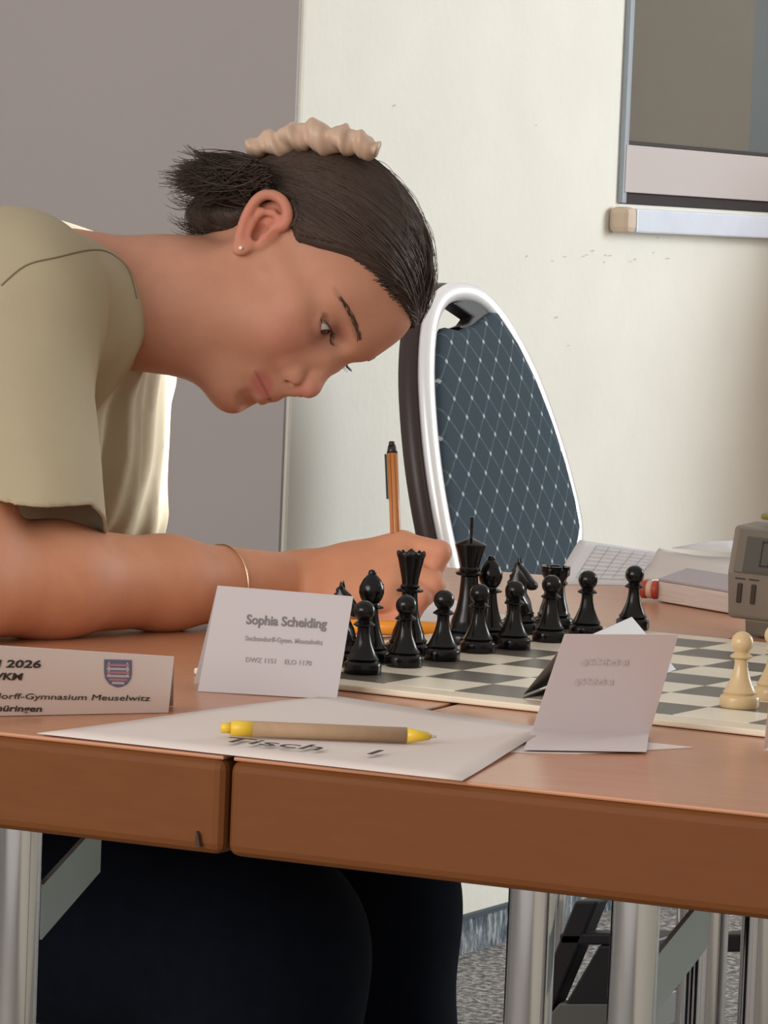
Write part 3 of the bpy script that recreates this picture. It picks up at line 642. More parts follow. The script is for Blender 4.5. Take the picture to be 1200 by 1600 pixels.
hp = [cpl(*p) for p in [(706, 474), (728, 464), (748, 470), (768, 488), (776, 505), (752, 512), (726, 518), (716, 510), (730, 505), (737, 495)]]
loc0(prism('handle_grip', [p-nn*.02 for p in hp], nn*.022, mat('black_handle', (.02, .018, .018), .5), chair, .003), chair)
yb0, yb1 = rimp[0][1]-.02, rimp[-1][1]+.02; xs_ = low_l[0]+.02
sb = box('seat', (xs_, yb0+.01, .42), (xs_+.36, yb0+.43, .475), navy, chair, .02, 4); loc0(sb, chair)
L = sb.data.uv_layers.new(name='UV')
for lp_ in sb.data.loops:
    q = sb.data.vertices[lp_.vertex_index].co; L.data[lp_.index].uv = (q.y/.0425, q.x/.050)
for x in (0, 1):
    for y in (0, 1):
        X, Y = xs_+.12+.17*x, yb0+.03+.38*y
        loc0(tube('leg', [(X, Y, .425), (X+(.02 if x else -.005), Y, .0)], .011, chrome, chair, 12), chair)
# ---- the girl's own chair (mostly outside the picture)
own = empty('stacking_chair', (-.66, .30, 0)); tag(own, 'dark padded chair the girl sits on, at the left picture edge', 'chair')
loc0(box('seat', (-.86, .09, .40), (-.42, .51, .452), mat('navy_cloth', (.03, .045, .07), .8), own, .02, 4), own)
loc0(box('backrest', (-.93, .10, .56), (-.89, .50, .92), mat('navy_cloth', (.03, .045, .07), .8), own, .018, 4), own)
for y in (.11, .49):
    loc0(tube('back_post', [(-.84, y, .41), (-.90, y, .60), (-.915, y, .90)], .010, chrome, own, 10), own)
    for x in (-.84, -.45): loc0(tube('leg', [(x, y, .41), (x+(.02 if x > -.6 else -.05), y, 0)], .011, chrome, own, 10), own)
# ================================================================ the girl
girl = empty('person', (-.55, .30, 0)); tag(girl, 'young woman in a khaki T-shirt bent over the table, writing with her right hand', 'person')
GL = -Vector(girl.location)
def gi(o): o.location = GL; return o
def rz(a): c, s = math.cos(a), math.sin(a); return np.array([[c, -s, 0], [s, c, 0], [0, 0, 1]])
def ry(a): c, s = math.cos(a), math.sin(a); return np.array([[c, 0, s], [0, 1, 0], [-s, 0, c]])
def rx(a): c, s = math.cos(a), math.sin(a); return np.array([[1, 0, 0], [0, c, -s], [0, s, c]])
HM = rz(math.radians(-13.07))@ry(math.radians(48.9))@rx(math.radians(-39.06)); HT = np.array([-.223, .30, .906]); HS = 1.03
def H2W(v): return HT+(np.asarray(v)*HS)@HM.T
def W2H(p): return ((np.asarray(p)-HT)@HM)/HS
# local head axes: x forward, y to her left, z towards the crown; origin under the chin
Hd = Vol((-.235, -.115, -.10), (.04, .115, .245), .0016)
Hd.ell((-.094, 0, .131), (.085, .0705, .077), .01)                 # cranium
Hd.ell((-.062, 0, .136), (.061, .060, .058), .03)                 # forehead
Hd.ell((-.058, 0, .088), (.050, .056, .060), .02)                 # mid face
Hd.ell((-.040, 0, .045), (.034, .036, .040), .02)                 # muzzle
for s_ in (-1, 1):
    Hd.cap((-.088, s_*.046, .040), (-.026, s_*.011, .019), .015, .010, .022)     # jaw
    Hd.cap((-.088, s_*.050, .045), (-.090, s_*.056, .085), .015, .014, .02)
    Hd.ell((-.036, s_*.036, .076), (.022, .023, .024), .02)       # cheek
    Hd.ell((-.062, s_*.040, .055), (.026, .022, .030), .02)
    Hd.cap((-.012, s_*.008, .124), (-.028, s_*.043, .126), .0085, .008, .016)    # brow
    Hd.cap((-.034, s_*.050, .095), (-.070, s_*.062, .098), .007, .006, .015)     # cheekbone
Hd.ell((-.0185, 0, .0205), (.0120, .014, .0120), .012)              # chin
Hd.cap((-.016, 0, .132), (-.020, 0, .150), .018, .02, .02)
for s_ in (-1, 1): Hd.ell((.000, s_*.033, .1070), (.0135, .019, .0125), .010, 'sub')     # sockets
Hd.cap((-.0085, 0, .108), (.0060, 0, .078), .0062, .0078, .012)   # nose bridge
Hd.ell((.0060, 0, .0735), (.0098, .0090, .0085), .006)
for s_ in (-1, 1):
    Hd.ell((-.0030, s_*.0122, .0685), (.0098, .0062, .0074), .004)
    Hd.cap((-.012, s_*.016, .070), (-.006, s_*.009, .098), .006, .005, .014)
Hd.cap((.004, 0, .0640), (-.004, 0, .0605), .0048, .005, .005)
for s_ in (-1, 1): Hd.ell((-.0015, s_*.0105, .0628), (.0064, .0042, .0052), .0014, 'sub')
# lips
Hd.cap((-.009, 0, .0585), (-.007, 0, .050), .010, .010, .012)
for s_ in (-1, 1):
    Hd.cap((-.0170, s_*.0225, .0440), (-.0040, s_*.005, .0478), .0026, .0050, .005)
    Hd.cap((-.0170, s_*.0215, .0425), (-.0060, s_*.004, .0370), .0026, .0056, .005)
    Hd.cap((-.0165, s_*.0240, .0438), (-.0015, s_*.0005, .0432), .0010, .0019, .0012, 'sub')
    Hd.cap((-.0125, s_*.0188, .0650), (-.0100, s_*.0172, .0750), .0011, .0011, .003, 'sub')
Hd.cap((-.004, -.010, .0265), (-.004, .010, .0265), .0045, .0045, .008, 'sub')
# eyelids
EYE = []
for s_ in (-1, 1):
    ec_ = np.array([-.0225, s_*.0325, .1070]); EYE.append(ec_); Hd.ell(ec_, (.0126, .0140, .0126), .004)
    arc = []
    for az, el, rr in ((66, 6, .0013), (50, 2, .0026), (32, -3, .0037), (14, -7, .0042), (-4, -10, .0039), (-22, -12, .0028), (-38, -13, .0014)):
        az, el = math.radians(az), math.radians(el); arc.append((ec_+.0139*np.array([math.cos(el)*math.cos(az), s_*math.sin(az), math.sin(el)]), rr))
    for (p_, r0), (q_, r1_) in zip(arc[:-1], arc[1:]): Hd.cap(p_, q_, r0, r1_, .0010, 'sub')
    Hd.cap((-.0165, s_*.0455, .1120), (-.0040, s_*.0330, .1150), .0008, .0010, .002, 'sub')
    Hd.cap((-.0040, s_*.0330, .1150), (-.0055, s_*.0200, .1110), .0010, .0008, .002, 'sub')
# ears
for s_ in (-1, 1):
    Y = lambda a: s_*a
    Hd.ell((-.0975, Y(.0725), .1020), (.0150, .0050, .0230), .006, R=ry(math.radians(-22)))
    Hd.cap((-.094, Y(.066), .100), (-.096, Y(.074), .104), .012, .010, .006)
    rimE = [(-.0900, .0745, .1085), (-.0868, .0765, .1165), (-.0925, .0800, .1228), (-.1030, .0825, .1240), (-.1120, .0840, .1180), (-.1140, .0840, .1090), (-.1095, .0820, .0980), (-.1020, .0790, .0880), (-.0940, .0760, .0800)]
    rimE = [np.array([a, Y(b2), c]) for a, b2, c in rimE]
    Hd.ell((-.0995, Y(.0800), .1065), (.0105, .0055, .0140), .003, 'sub', R=ry(math.radians(-22)))
    Hd.ell((-.0925, Y(.0760), .0970), (.0060, .0080, .0085), .003, 'sub', R=ry(math.radians(-22)))
    rimE = spath(rimE, 4)
    for i in range(len(rimE)-1): Hd.cap(rimE[i], rimE[i+1], .0031, .0031, .003)
    an = [(-.0915, .0765, .1160), (-.1000, .0780, .1130), (-.1050, .0790, .1060), (-.1010, .0780, .0960), (-.0950, .0765, .0890)]
    for i in range(len(an)-1): Hd.cap((an[i][0], Y(an[i][1]), an[i][2]), (an[i+1][0], Y(an[i+1][1]), an[i+1][2]), .0026, .0026, .003)
    Hd.ell((-.0885, Y(.0745), .0800), (.0065, .0042, .0085), .004)   # lobe
    Hd.ell((-.0868, Y(.0735), .0990), (.0040, .0036, .0055), .003)   # tragus
# neck (world landmarks carried into head space)
nA = W2H((-.255, .325, .985)); nB = W2H((-.345, .285, 1.000)); nC = W2H((-.44, .29, .99))
Hd.cap(W2H((-.232, .345, .992)), W2H((-.275, .305, 1.0)), .044, .047, .03)
Hd.cap(W2H((-.275, .305, 1.0)), W2H((-.36, .285, 1.0)), .047, .056, .03)
V, Q = Hd.mesh(); 
# keep the largest shell side (drop cut faces at the volume edge naturally open under the shirt)
Vl = V.copy(); VW = H2W(V)
colr = np.tile(np.array([.47, .228, .150]), (len(V), 1))
def blob(c, r, col_, w_=1):
    d = np.sqrt((((Vl-np.array(c))/np.array(r))**2).sum(1)); t = np.clip(1.15-d, 0, 1)[:, None]; t = np.minimum(t*2.2, 1)*w_; colr[:] = colr*(1-t)+np.array(col_)*t
for s_ in (-1, 1):
    blob((-.030, s_*.038, .075), (.03, .026, .026), (.52, .225, .165), .5)
    blob((-.10, s_*.080, .103), (.024, .012, .034), (.52, .19, .13), .75)
    blob((-.010, s_*.031, .105), (.016, .022, .014), (.36, .17, .13), .55)  # eye area darkened: socket shadow put into the skin colour
    blob((-.008, s_*.013, .0435), (.012, .015, .0085), (.42, .135, .11), .9)
    blob((-.016, s_*.0450, .110), (.006, .006, .0025), (.16, .07, .05), .6)
    # eyebrows: fine dark shading plus hair pieces below
    for t in np.linspace(0, 1, 9): blob((-.004-.024*t**1.5, s_*((.022 if s_ < 0 else .014)+.033*t), (.1245 if s_ < 0 else .1265)+.003*math.sin(t*2.4)), (.008, .0042, .0030), (.16, .085, .055), .33)
for t in np.linspace(-1, 1, 15): blob((-.0025-.0125*t*t, .024*t, .0434), (.006, .003, .0015), (.24, .07, .055), .55)  # mouth line darkened: shade of the crease painted between the lips
blob((.010, 0, .072), (.014, .016, .012), (.53, .21, .16), .6)
blob((-.014, 0, .014), (.012, .016, .012), (.52, .22, .16), .4)
skin = mat('skin', (.5, .27, .2), .55, spec=.25, noise=.05, nscale=60, bump=.08, bscale=900, sss=.06, attr=True)
# ---- right arm and hand
Ar = Vol((-.42, -.10, .745), (.03, .50, 1.0), .002)
elb = np.array([-.262, -.005, .7965]); wr_ = at(468, 916, 1, .335); 
def X1(px, py, Y): return at(px, py, 1, Y)
mid = elb*.5+wr_*.5; q1 = elb*.72+wr_*.28
Ar.cap((-.335, .130, 1.0), (-.275, .015, .835), .050, .044, .02)
Ar.cap((-.275, .015, .835), elb, .044, .043, .02)
q1 = np.array([q1[0], q1[1], .7935]); q2 = elb*.4+wr_*.6; q2[2] = .7870
Ar.cap(elb, q1, .0435, .0415, .02); Ar.cap(q1, q2, .0415, .0335, .02); Ar.cap(q2, wr_, .0335, .0255, .02)
# palm: metacarpals fan from the wrist to four knuckles; depth grows from the little finger (near) to the index (far)
Wc = wr_
MC = [X1(628, 853, .365), X1(622, 884, .350), X1(612, 908, .335), X1(598, 935, .322)]
for i, k_ in enumerate(MC):
    a = Wc+np.array([0, 0, [.006, .003, -.002, -.008][i]]); Ar.cap(a, k_, .0175, [.0125, .0125, .012, .0115][i], .016)
Ar.cap(Wc*.5+MC[1]*.5, Wc*.5+MC[3]*.5-np.array([0, 0, .006]), .018, .018, .02)
FG = [[MC[0], X1(687, 863, .372), X1(672, 897, .367), X1(630, 950, .352)],
      [MC[1], X1(676, 915, .358), X1(650, 942, .350), X1(628, 962, .342)],
      [MC[2], X1(656, 932, .345), X1(640, 962, .338), X1(612, 972, .334)],
      [MC[3], X1(634, 955, .330), X1(618, 974, .322), X1(592, 978, .322)]]
RD = [(.0112, .0094, .0086, .0074), (.0112, .0100, .0088, .0076), (.0108, .0092, .0082, .0072), (.0098, .0082, .0074, .0066)]
for P_, r_ in zip(FG, RD):
    for i in range(3):
        a, b2 = P_[i].copy(), P_[i+1].copy()
        for p in (a, b2): p[2] = max(p[2], .7515+r_[i+1])
        Ar.cap(a, b2, r_[i], r_[i+1], .0022 if i else .004)
th = [X1(500, 905, .375), X1(560, 900, .400), X1(610, 930, .385), X1(632, 955, .365)]
for i, (r0, r1_) in enumerate(((.015, .014), (.013, .0105), (.0105, .0085))): Ar.cap(th[i], th[i+1], r0, r1_, .01 if i == 0 else .005)
V2, Q2 = Ar.mesh()
ok = V2[:, 2] > .746
# ---- rest of the body (inside the clothes): torso, left arm
Tr = Vol((-.80, .02, .44), (-.02, .60, 1.06), .006)
Tr.cap((-.60, .22, .545), (-.60, .38, .545), .10, .10, .03); Tr.cap((-.58, .30, .60), (-.47, .295, .84), .105, .115, .05)
Tr.cap((-.41, .22, .93), (-.42, .38, .93), .07, .07, .05); Tr.cap((-.345, .165, .985), (-.46, .43, .96), .045, .045, .04)
Tr.cap((-.36, .29, .99), (-.40, .29, .97), .05, .06, .03)
Tr.cap((-.47, .45, .95), (-.55, .50, .73), .045, .038, .03); Tr.cap((-.55, .50, .73), (-.33, .42, .645), .036, .026, .02)
Tr.cap((-.33, .42, .645), (-.25, .40, .635), .022, .018, .015)
for k in range(4): Tr.cap((-.25, .375+.017*k, .635), (-.185+.006*abs(k-1.5), .370+.018*k, .628), .0085, .0075, .004)
Tr.cap((-.29, .385, .635), (-.225, .35, .632), .011, .009, .006)
for y in (.20, .42):
    Tr.cap((-.58, y, .535), (-.12, y, .525), .070, .05, .04)
V3, Q3 = Tr.mesh()
allV = np.concatenate([VW, V2, V3]); allQ = np.concatenate([Q, Q2+len(VW), Q3+len(VW)+len(V2)])
c2 = np.tile(np.array([.62, .285, .165]), (len(V2), 1)); c3 = np.tile(np.array([.49, .25, .18]), (len(V3), 1))
for P_ in FG:
    for p in P_[1:]:
        d = np.linalg.norm(V2-p, axis=1)[:, None]; t = np.clip(1-d/.016, 0, 1)*.8; c2 = c2*(1-t)+np.array([.66, .27, .20])*t
body = gi(npmesh('body', allV, allQ, skin, girl, np.concatenate([colr, c2, c3])))
# fingernails
nail = mat('nail', (.62, .36, .30), .25)
for P_, r_ in zip(FG, RD):
    p = P_[3].copy(); p[2] = max(p[2], .7515+r_[3]); d = P_[3]-P_[2]; d /= np.linalg.norm(d)
    Nv, Nf = lathev([(.0001, -.0008), (.0036, -.0006), (.0042, .0), (.0030, .0006), (.0001, .0008)], 10)
    n_ = np.cross(d, [0, 0, 1]); n_ = np.cross(n_, d); n_ /= np.linalg.norm(n_); s2 = np.cross(n_, d)
    Nv = [p+n_*(r_[3]*.93)+s2*v[0]*.9+d*v[1]*1.2+n_*v[2]*.8 for v in Nv]; gi(mesh('fingernail', Nv, Nf, nail, girl, True))
# ---- eyes
eyew = mat('eye_white', (.50, .44, .42), .15); iris = mat('dark_brown_iris', (.030, .014, .008), .1)
for i, ec_ in enumerate(EYE):
    Nv, Nf = lathev([(.0001, -.0118)]+[(.0118*math.cos(math.radians(a)), .0118*math.sin(math.radians(a))) for a in range(-75, 76, 15)]+[(.0001, .0118)], 20)
    W_ = [H2W(ec_+np.array(v)) for v in Nv]; eo = gi(mesh('eye', W_, Nf, eyew, girl, True))
    gd = np.array([.80, (-.10 if i == 0 else .10)+.22, -.30]); gd /= np.linalg.norm(gd); e1_ = np.cross(gd, [0, 0, 1.]); e1_ /= np.linalg.norm(e1_); e2_ = np.cross(gd, e1_)
    Nv, Nf = lathev([(.0062, .0101), (.0056, .0107), (.0035, .0116), (.0001, .0121)], 20)
    W_ = [H2W(ec_+e1_*v[0]+e2_*v[1]+gd*v[2]) for v in Nv]; mesh('iris', W_, Nf, iris, eo, True)
# lashes and eyebrows from single short hairs
hairm = mat('brown_hair', (.045, .026, .018), .55, spec=.35, attr=True)
bodyBV = BVHTree.FromPolygons([Vector(v) for v in VW.tolist()], Q.tolist())
def hairset(name, strands, rad, ma, parent, col=None, n=3):
    V = []; Fc = []; cc = []
    for i, P_ in enumerate(strands):
        P_ = [np.asarray(p) for p in P_]; m_ = len(P_)
        vv, ff = tubev(P_, [rad*(1-.75*(k/(m_-1))**2) for k in range(m_)], n); Fc += [tuple(x+len(V) for x in f) for f in ff]; V += vv
        if col is not None: cc += [col[i]]*len(vv)
    me = bpy.data.meshes.new(name); me.from_pydata([tuple(map(float, v)) for v in V], [], Fc); me.shade_smooth(); me.materials.append(ma)
    if col is not None:
        a = me.color_attributes.new('Col', 'FLOAT_COLOR', 'POINT'); a.data.foreach_set('color', np.concatenate([np.array(cc), np.ones((len(V), 1))], 1).astype(np.float32).ravel())
    return gi(link(bpy.data.objects.new(name, me), parent))
def onface(l, push=.0004):
    w = H2W(l); h_ = bodyBV.find_nearest(Vector(w)); return np.array(h_[0])+np.array(h_[1])*push, np.array(h_[1])
for s_ in (-1, 1):
    br = []
    for k in range(110):
        t = rng.rand(); c_ = np.array([.004-.026*t**1.5, s_*((.022 if s_ < 0 else .014)+.033*t), (.1235 if s_ < 0 else .1255)+.0045*math.sin(t*2.3)]); wd_ = .0028*(1-t*.55)
        c_ = c_+np.array([.004, 0, (rng.rand()-.5)*2*wd_]); dr = np.array([-.35, s_*1., .35*(1-t)-.1*t]); dr /= np.linalg.norm(dr); L_ = .0045+.003*rng.rand()
        br.append([onface(c_, .0002)[0], onface(c_+dr*L_*.5, .0006)[0], onface(c_+dr*L_, .0006)[0]])
    hairset('eyebrow', br, .00022, hairm, girl, [(.10, .055, .035)]*len(br))
    la_ = []
    for k in range(46):
        t = k/45; c_ = np.array([-.0055-.010*abs(t-.35)**1.4*2, s_*(.0190+.0270*t), .1060+.0035*math.sin(t*3.1)-.0010+.0018*t])
        p, n_ = onface(c_, 0); fo = np.array([.0050, s_*.0030*(t-.2), -.0015]); w1, w2 = p+(HM@fo)*.55, p+HM@(fo+np.array([.0016, s_*.0012, .0022]))
        la_.append([p, w1, w2])
    hairset('eyelashes', la_, .00020, hairm, girl, [(.012, .008, .006)]*len(la_))
# ---- hair
hair_poly = [(.014, .1660), (.000, .1665), (-.012, .1665), (-.027, .1590), (-.042, .1480), (-.058, .1300), (-.072, .1175), (-.086, .1195), (-.092, .1270), (-.105, .1290), (-.116, .1200), (-.118, .105), (-.116, .092), (-.122, .080), (-.140, .062), (-.165, .050), (-.30, .02), (-.30, .40), (.10, .40), (.10, .20)]
def polysd(X, Z, poly):
    d = np.full(np.broadcast(X, Z).shape, 1e9, np.float32); s = np.ones_like(d); n = len(poly)
    for i in range(n):
        ax, az = poly[i]; bx, bz = poly[i-1]; ex, ez = bx-ax, bz-az; wx, wz = X-ax, Z-az
        t = np.clip((wx*ex+wz*ez)/(ex*ex+ez*ez), 0, 1); d = np.minimum(d, (wx-ex*t)**2+(wz-ez*t)**2)
        c1 = Z >= az; c2_ = Z < bz; c3_ = ex*wz > ez*wx; al = (c1 & c2_ & c3_) | (~c1 & ~c2_ & ~c3_); s = np.where(al, -s, s)
    return s*np.sqrt(d)
Hr = Vol((-.225, -.10, .03), (.02, .10, .245), .002)
Hr.ell((-.094, 0, .131), (.0915, .0765, .0830), .01); Hr.ell((-.062, 0, .139), (.0665, .0650, .0625), .03)
Hr.cap((-.138, 0, .088), (-.130, -.008, .070), .046, .042, .03)
sl, X_, Y_, Z_ = Hr.sub((-.225, -.10, .03), (.02, .10, .245)); pd = polysd(X_+0*Y_, Z_+0*Y_, hair_poly); pd = pd[:, 0:1, :] if pd.ndim == 3 else pd
d = Hr.D[sl]; pz = np.broadcast_to(pd, d.shape); k_ = .010; hh = np.maximum(k_-np.abs(d-pz), 0)/k_; Hr.D[sl] = np.maximum(d, pz)+hh*hh*k_*.25
V, Q = Hr.mesh()
hw = H2W(V); base_c = np.tile(np.array([.050, .031, .023]), (len(V), 1)); 
hair = gi(npmesh('hair', hw, Q, hairm, girl, base_c)); tag(hair, 'dark brown hair combed back')
hBV = BVHTree.FromPolygons([Vector(v) for v in V.tolist()], Q.tolist())
BUN = W2H(at(352, 282, 1, .335)); BUN = np.array(BUN)
strands = []; cols = []
def walk(p, target, steps, lift):
    P_ = []; p = np.array(p, float)
    for k in range(steps):
        h_ = hBV.find_nearest(Vector(p)); n_ = np.array(h_[1]); q = np.array(h_[0])+n_*lift; P_.append(H2W(q))
        d = np.array(target)-q; L_ = np.linalg.norm(d)
        if L_ < .02: break
        d = d-n_*(d@n_); d /= np.linalg.norm(d)+1e-9; p = q+d*min(.0125, L_*.6)
    return P_
HP = [np.array(p) for p in hair_poly[:16]]
for k in range(3600):
    sgn = -1 if rng.rand() < .72 else 1
    if k < 1500:
        i = rng.randint(0, 14); t = rng.rand(); f_, u_ = HP[i]*(1-t)+HP[i+1]*t; st = (f_, sgn*.09*(1 if i > 2 else rng.rand()), u_+.001)
        if i <= 2: st = (f_+.01, (rng.rand()-.5)*.10, u_+.001)
    else:
        a, b2 = rng.rand()*math.pi*2, rng.rand()*1.2; st = (-.08+.1*math.cos(a)*math.sin(b2), sgn*.1*abs(math.sin(a))*math.sin(b2), .14+.1*math.cos(b2))
    tg = BUN+np.array([rng.randn(), rng.randn(), rng.randn()])*.006
    P_ = walk(st, tg, 22, .0003+.0013*rng.rand())
    if k < 1500 and len(P_) > 3 and i > 1:
        q_ = np.array([f_, st[1], u_]); h_ = hBV.find_nearest(Vector(q_)); cc_ = np.array([-.075, 0, .10]); o_ = np.array(h_[0]); dn = np.array([.6, 0, -.75]) if i < 7 else np.array([.5, 0, -.8])
        h2 = bodyBV.find_nearest(Vector(H2W(o_+dn*(.002+.004*rng.rand())))); P_ = [np.array(h2[0])+np.array(h2[1])*.0003]+P_
    if len(P_) > 3: strands.append(P_); b_ = .75+.6*rng.rand(); cols.append((.058*b_, .036*b_, .027*b_))
hs = hairset('combed_strands', strands, .00042, hairm, girl, cols); hs['kind'] = 'stuff'
# loose flyaways at the front and the nape
fl = []; fc = []
for k in range(70):
    st = np.array([-.03-.10*rng.rand(), (rng.rand()-.5)*.08, .20]); h_ = hBV.find_nearest(Vector(st)); p = np.array(h_[0]); n_ = np.array(h_[1]); P_ = [H2W(p)]; dr = np.array([.6+.4*rng.rand(), (rng.rand()-.5)*.6, -.35])
    for j in range(1, 9):
        a = j/8; q = p+n_*(.002+.007*math.sin(a*2.6)*(.4+rng.rand()*.1))+dr*.055*a; h2 = hBV.find_nearest(Vector(q)); q2 = np.array(h2[0])+np.array(h2[1])*(.001+.006*a*(1-a)*2*(1+.3*math.sin(k))); P_.append(H2W(q2))
    fl.append(P_); fc.append((.09, .06, .045))
for k in range(60):
    p = np.array([-.145-.02*rng.rand(), -.04*rng.rand(), .062+.01*rng.rand()]); h_ = hBV.find_nearest(Vector(p)); p = np.array(h_[0]); P_ = []
    dr = np.array([-.3, -.1+.4*(rng.rand()-.5), -1+.4*rng.rand()])
    for j in range(6): a = j/5; P_.append(H2W(p+dr*.026*a+np.array([-.006*a*a, 0, .01*a*a])))
    fl.append(P_); fc.append((.05, .03, .02))
hf = hairset('flyaway_hairs', fl, .00028, hairm, girl, fc); hf['kind'] = 'stuff'
# pinned-up tail: a tuft of short curved locks
tuft = []; tc2 = []
rn = lambda: float(np.clip(rng.randn(), -1.5, 1.5))
for k in range(2400):
    d0 = rng.randn(3); d0 /= np.linalg.norm(d0); a1x, r1x, a2x, r2x = rng.rand()*6.283, rng.rand()**.5, rng.rand()*6.283, rng.rand()**.6
    st = at(398+30*r1x*math.cos(a1x), 288+40*r1x*math.sin(a1x), 1, .315+rn()*.012)
    if r1x*math.cos(a1x) > -.1 and r1x*math.sin(a1x) > .15: continue
    en = at(308+36*r2x*math.cos(a2x), 279+(44 if math.cos(a2x) > -.2 else 30)*r2x*math.sin(a2x), 1, .315+rn()*.02); md = (st+en)/2+d0*.012
    if rng.rand() < .25: en = en+(en-st)*.25*rng.rand()
    P_ = [st*(1-t)**2+2*md*t*(1-t)+en*t*t for t in np.linspace(0, 1, 7)]; tuft.append(P_); b_ = .4+.7*rng.rand(); tc2.append((.045*b_, .027*b_, .019*b_))
tf = hairset('hair_tail', tuft, .0007, hairm, girl, tc2); tf['kind'] = 'stuff'
core = Vol(at(345, 280, 1, .315)-.07, at(345, 280, 1, .315)+.07, .0025)
core.ell(at(374, 290, 1, .315), (.022, .020, .020), .01); core.ell(at(346, 280, 1, .315), (.022, .020, .019), .01); core.ell(at(318, 279, 1, .315), (.016, .014, .015), .01)
V, Q = core.mesh(); gi(npmesh('tail_core', V, Q, mat('shaded_hair', (.018, .011, .008), .95, spec=.05), girl))  # darker copy of the hair colour, shade between the locks painted in
# ruffled hair tie
sat = mat('beige_satin', (.53, .37, .27), .45, noise=.05, nscale=60, sss=0)
pathp = smooth_path([at(x, y, 1, Y) for x, y, Y in [(384, 232, .33), (420, 226, .34), (455, 217, .345), (490, 213, .35), (530, 219, .355), (560, 225, .36), (590, 236, .365)]], 10)
V = []; Fc = []; N = len(pathp); M_ = 26
for i, p in enumerate(pathp):
    t = pathp[min(i+1, N-1)]-pathp[max(i-1, 0)]; t /= np.linalg.norm(t); a1_ = np.cross(t, [0, 0, 1.]); a1_ /= np.linalg.norm(a1_); a2_ = np.cross(a1_, t)
    e_ = math.sin(math.pi*min(1, max(0, (i+3)/(N+6))))**.35
    for k in range(M_):
        a = 2*math.pi*k/M_; r = (.0118+.0022*math.sin(i*.62+1.5*math.sin(a+.3))+.0013*math.sin(3*a+i*.35)+.0007*math.sin(i*1.5+a))*e_
        V.append(p+r*(math.cos(a)*a1_*1.3+math.sin(a)*a2_))
for i in range(N-1):
    for k in range(M_): Fc.append((i*M_+k, i*M_+(k+1) % M_, (i+1)*M_+(k+1) % M_, (i+1)*M_+k))
Fc += [tuple(range(M_))[::-1], tuple((N-1)*M_+k for k in range(M_))]
tag(gi(mesh('hair_tie', V, Fc, sat, girl, True)), 'ruffled beige satin hair tie')
# earring, bracelet
gold = mat('pale_gold', (.85, .62, .38), .2, 1)
p, n_ = onface((-.0860, -.0790, .0785), .0006); Nv, Nf = lathev([(.0001, -.0016), (.0013, -.0010), (.0017, 0), (.0013, .001), (.0001, .0016)], 12, p); gi(mesh('earring', Nv, Nf, mat('pearl', (.9, .78, .68), .15), girl, True))
ax_ = (wr_-elb)/np.linalg.norm(wr_-elb); bc_ = elb+(wr_-elb)*.0; tpar = .62
for t_ in np.linspace(.3, .9, 200):
    P = elb+(wr_-elb)*t_-CAM
    if 600+FPX*(P@CR)/(P@CF) > 346: tpar = t_; break
bcn = elb+(wr_-elb)*tpar; u1 = np.cross(ax_, [0, 0, 1.]); u1 /= np.linalg.norm(u1); u2 = np.cross(ax_, u1)
rB = .034-.0085*max(0, (tpar-.6)/.4)+.0012
gi(tube('bracelet', [bcn+rB*(math.cos(a)*u1+math.sin(a)*u2)+ax_*.0015*math.sin(a) for a in np.linspace(0, 2*math.pi, 49)[:-1]], .00075, gold, girl, 8, closed=True))
# ---- T-shirt
Sh = Vol((-.86, -.06, .52), (-.10, .62, 1.12), .004)
Sh.cap((-.62, .21, .60), (-.62, .39, .60), .125, .125, .05); Sh.cap((-.60, .30, .62), (-.47, .30, .88), .135, .15, .05)
Sh.cap((-.338, .165, .992), (-.465, .44, .965), .078, .075, .05)
Sh.cap((-.50, .22, .95), (-.50, .38, .95), .105, .105, .06)
Sh.rbox((-.60, .165, .775), (-.352, .455, .975), .050, .04)
Sh.cap((-.322, .245, .985), (-.40, .36, .985), .055, .055, .03)
Sh.cap((-.325, .130, .985), (-.262, .070, .82), .070, .078, .025)      # right sleeve
Sh.cap((-.325, .130, .985), (-.310, .055, .82), .070, .080, .03)
Sh.cap((-.47, .45, .955), (-.54, .50, .80), .072, .068, .04)           # left sleeve
sl = tuple(slice(None) for _ in range(3)); gx = (Sh.lo[0]+Sh.h*np.arange(Sh.n[0]))[:, None, None]; gy = (Sh.lo[1]+Sh.h*np.arange(Sh.n[1]))[None, :, None]; gz = (Sh.lo[2]+Sh.h*np.arange(Sh.n[2]))[None, None, :]
low_ = np.clip((1.0-gz)/.12, 0, 1)
fr_ = np.clip((gx+.40)/.06, 0, 1)*np.clip((gy-.12)/.04, 0, 1)
Sh.D += (.0055*fr_*low_*np.sin(gy*95+gz*6+1.0)+.0030*fr_*low_*np.sin(gy*210-gz*9)).astype(np.float32)
Sh.D += (.0022*low_*np.sin(gx*60+gz*18+gy*30)+.0025*np.sin(gx*22+gz*25-gy*14)).astype(np.float32)
Sh.D += (.0013*np.sin(gx*75+gz*38)*np.sin(gz*33-gy*48+gx*20)).astype(np.float32)
V, Q = Sh.mesh()
ctr = V[Q].mean(1)
hemz = lambda P: .857-.50*np.maximum(0, P[:, 1]-.075)+.003*np.sin(P[:, 0]*70)
keep = ~((ctr[:, 2] < hemz(ctr)) & (ctr[:, 1] < .150) & (ctr[:, 0] > -.46))
keep &= ~((ctr[:, 2] < .84) & (ctr[:, 1] > .475))
keep &= ~(ctr[:, 2] < .585)
nk = np.array(W2H(ctr)); dneck = np.linalg.norm(np.cross(ctr-np.array([-.30, .300, 1.0]), np.array([.85, .30, .10])/np.linalg.norm([.85, .30, .10])), axis=1)
keep &= ~((dneck < .054) & (ctr[:, 0] > -.34) & (ctr[:, 2] > .93))
V, Q = compact(V, Q[keep])
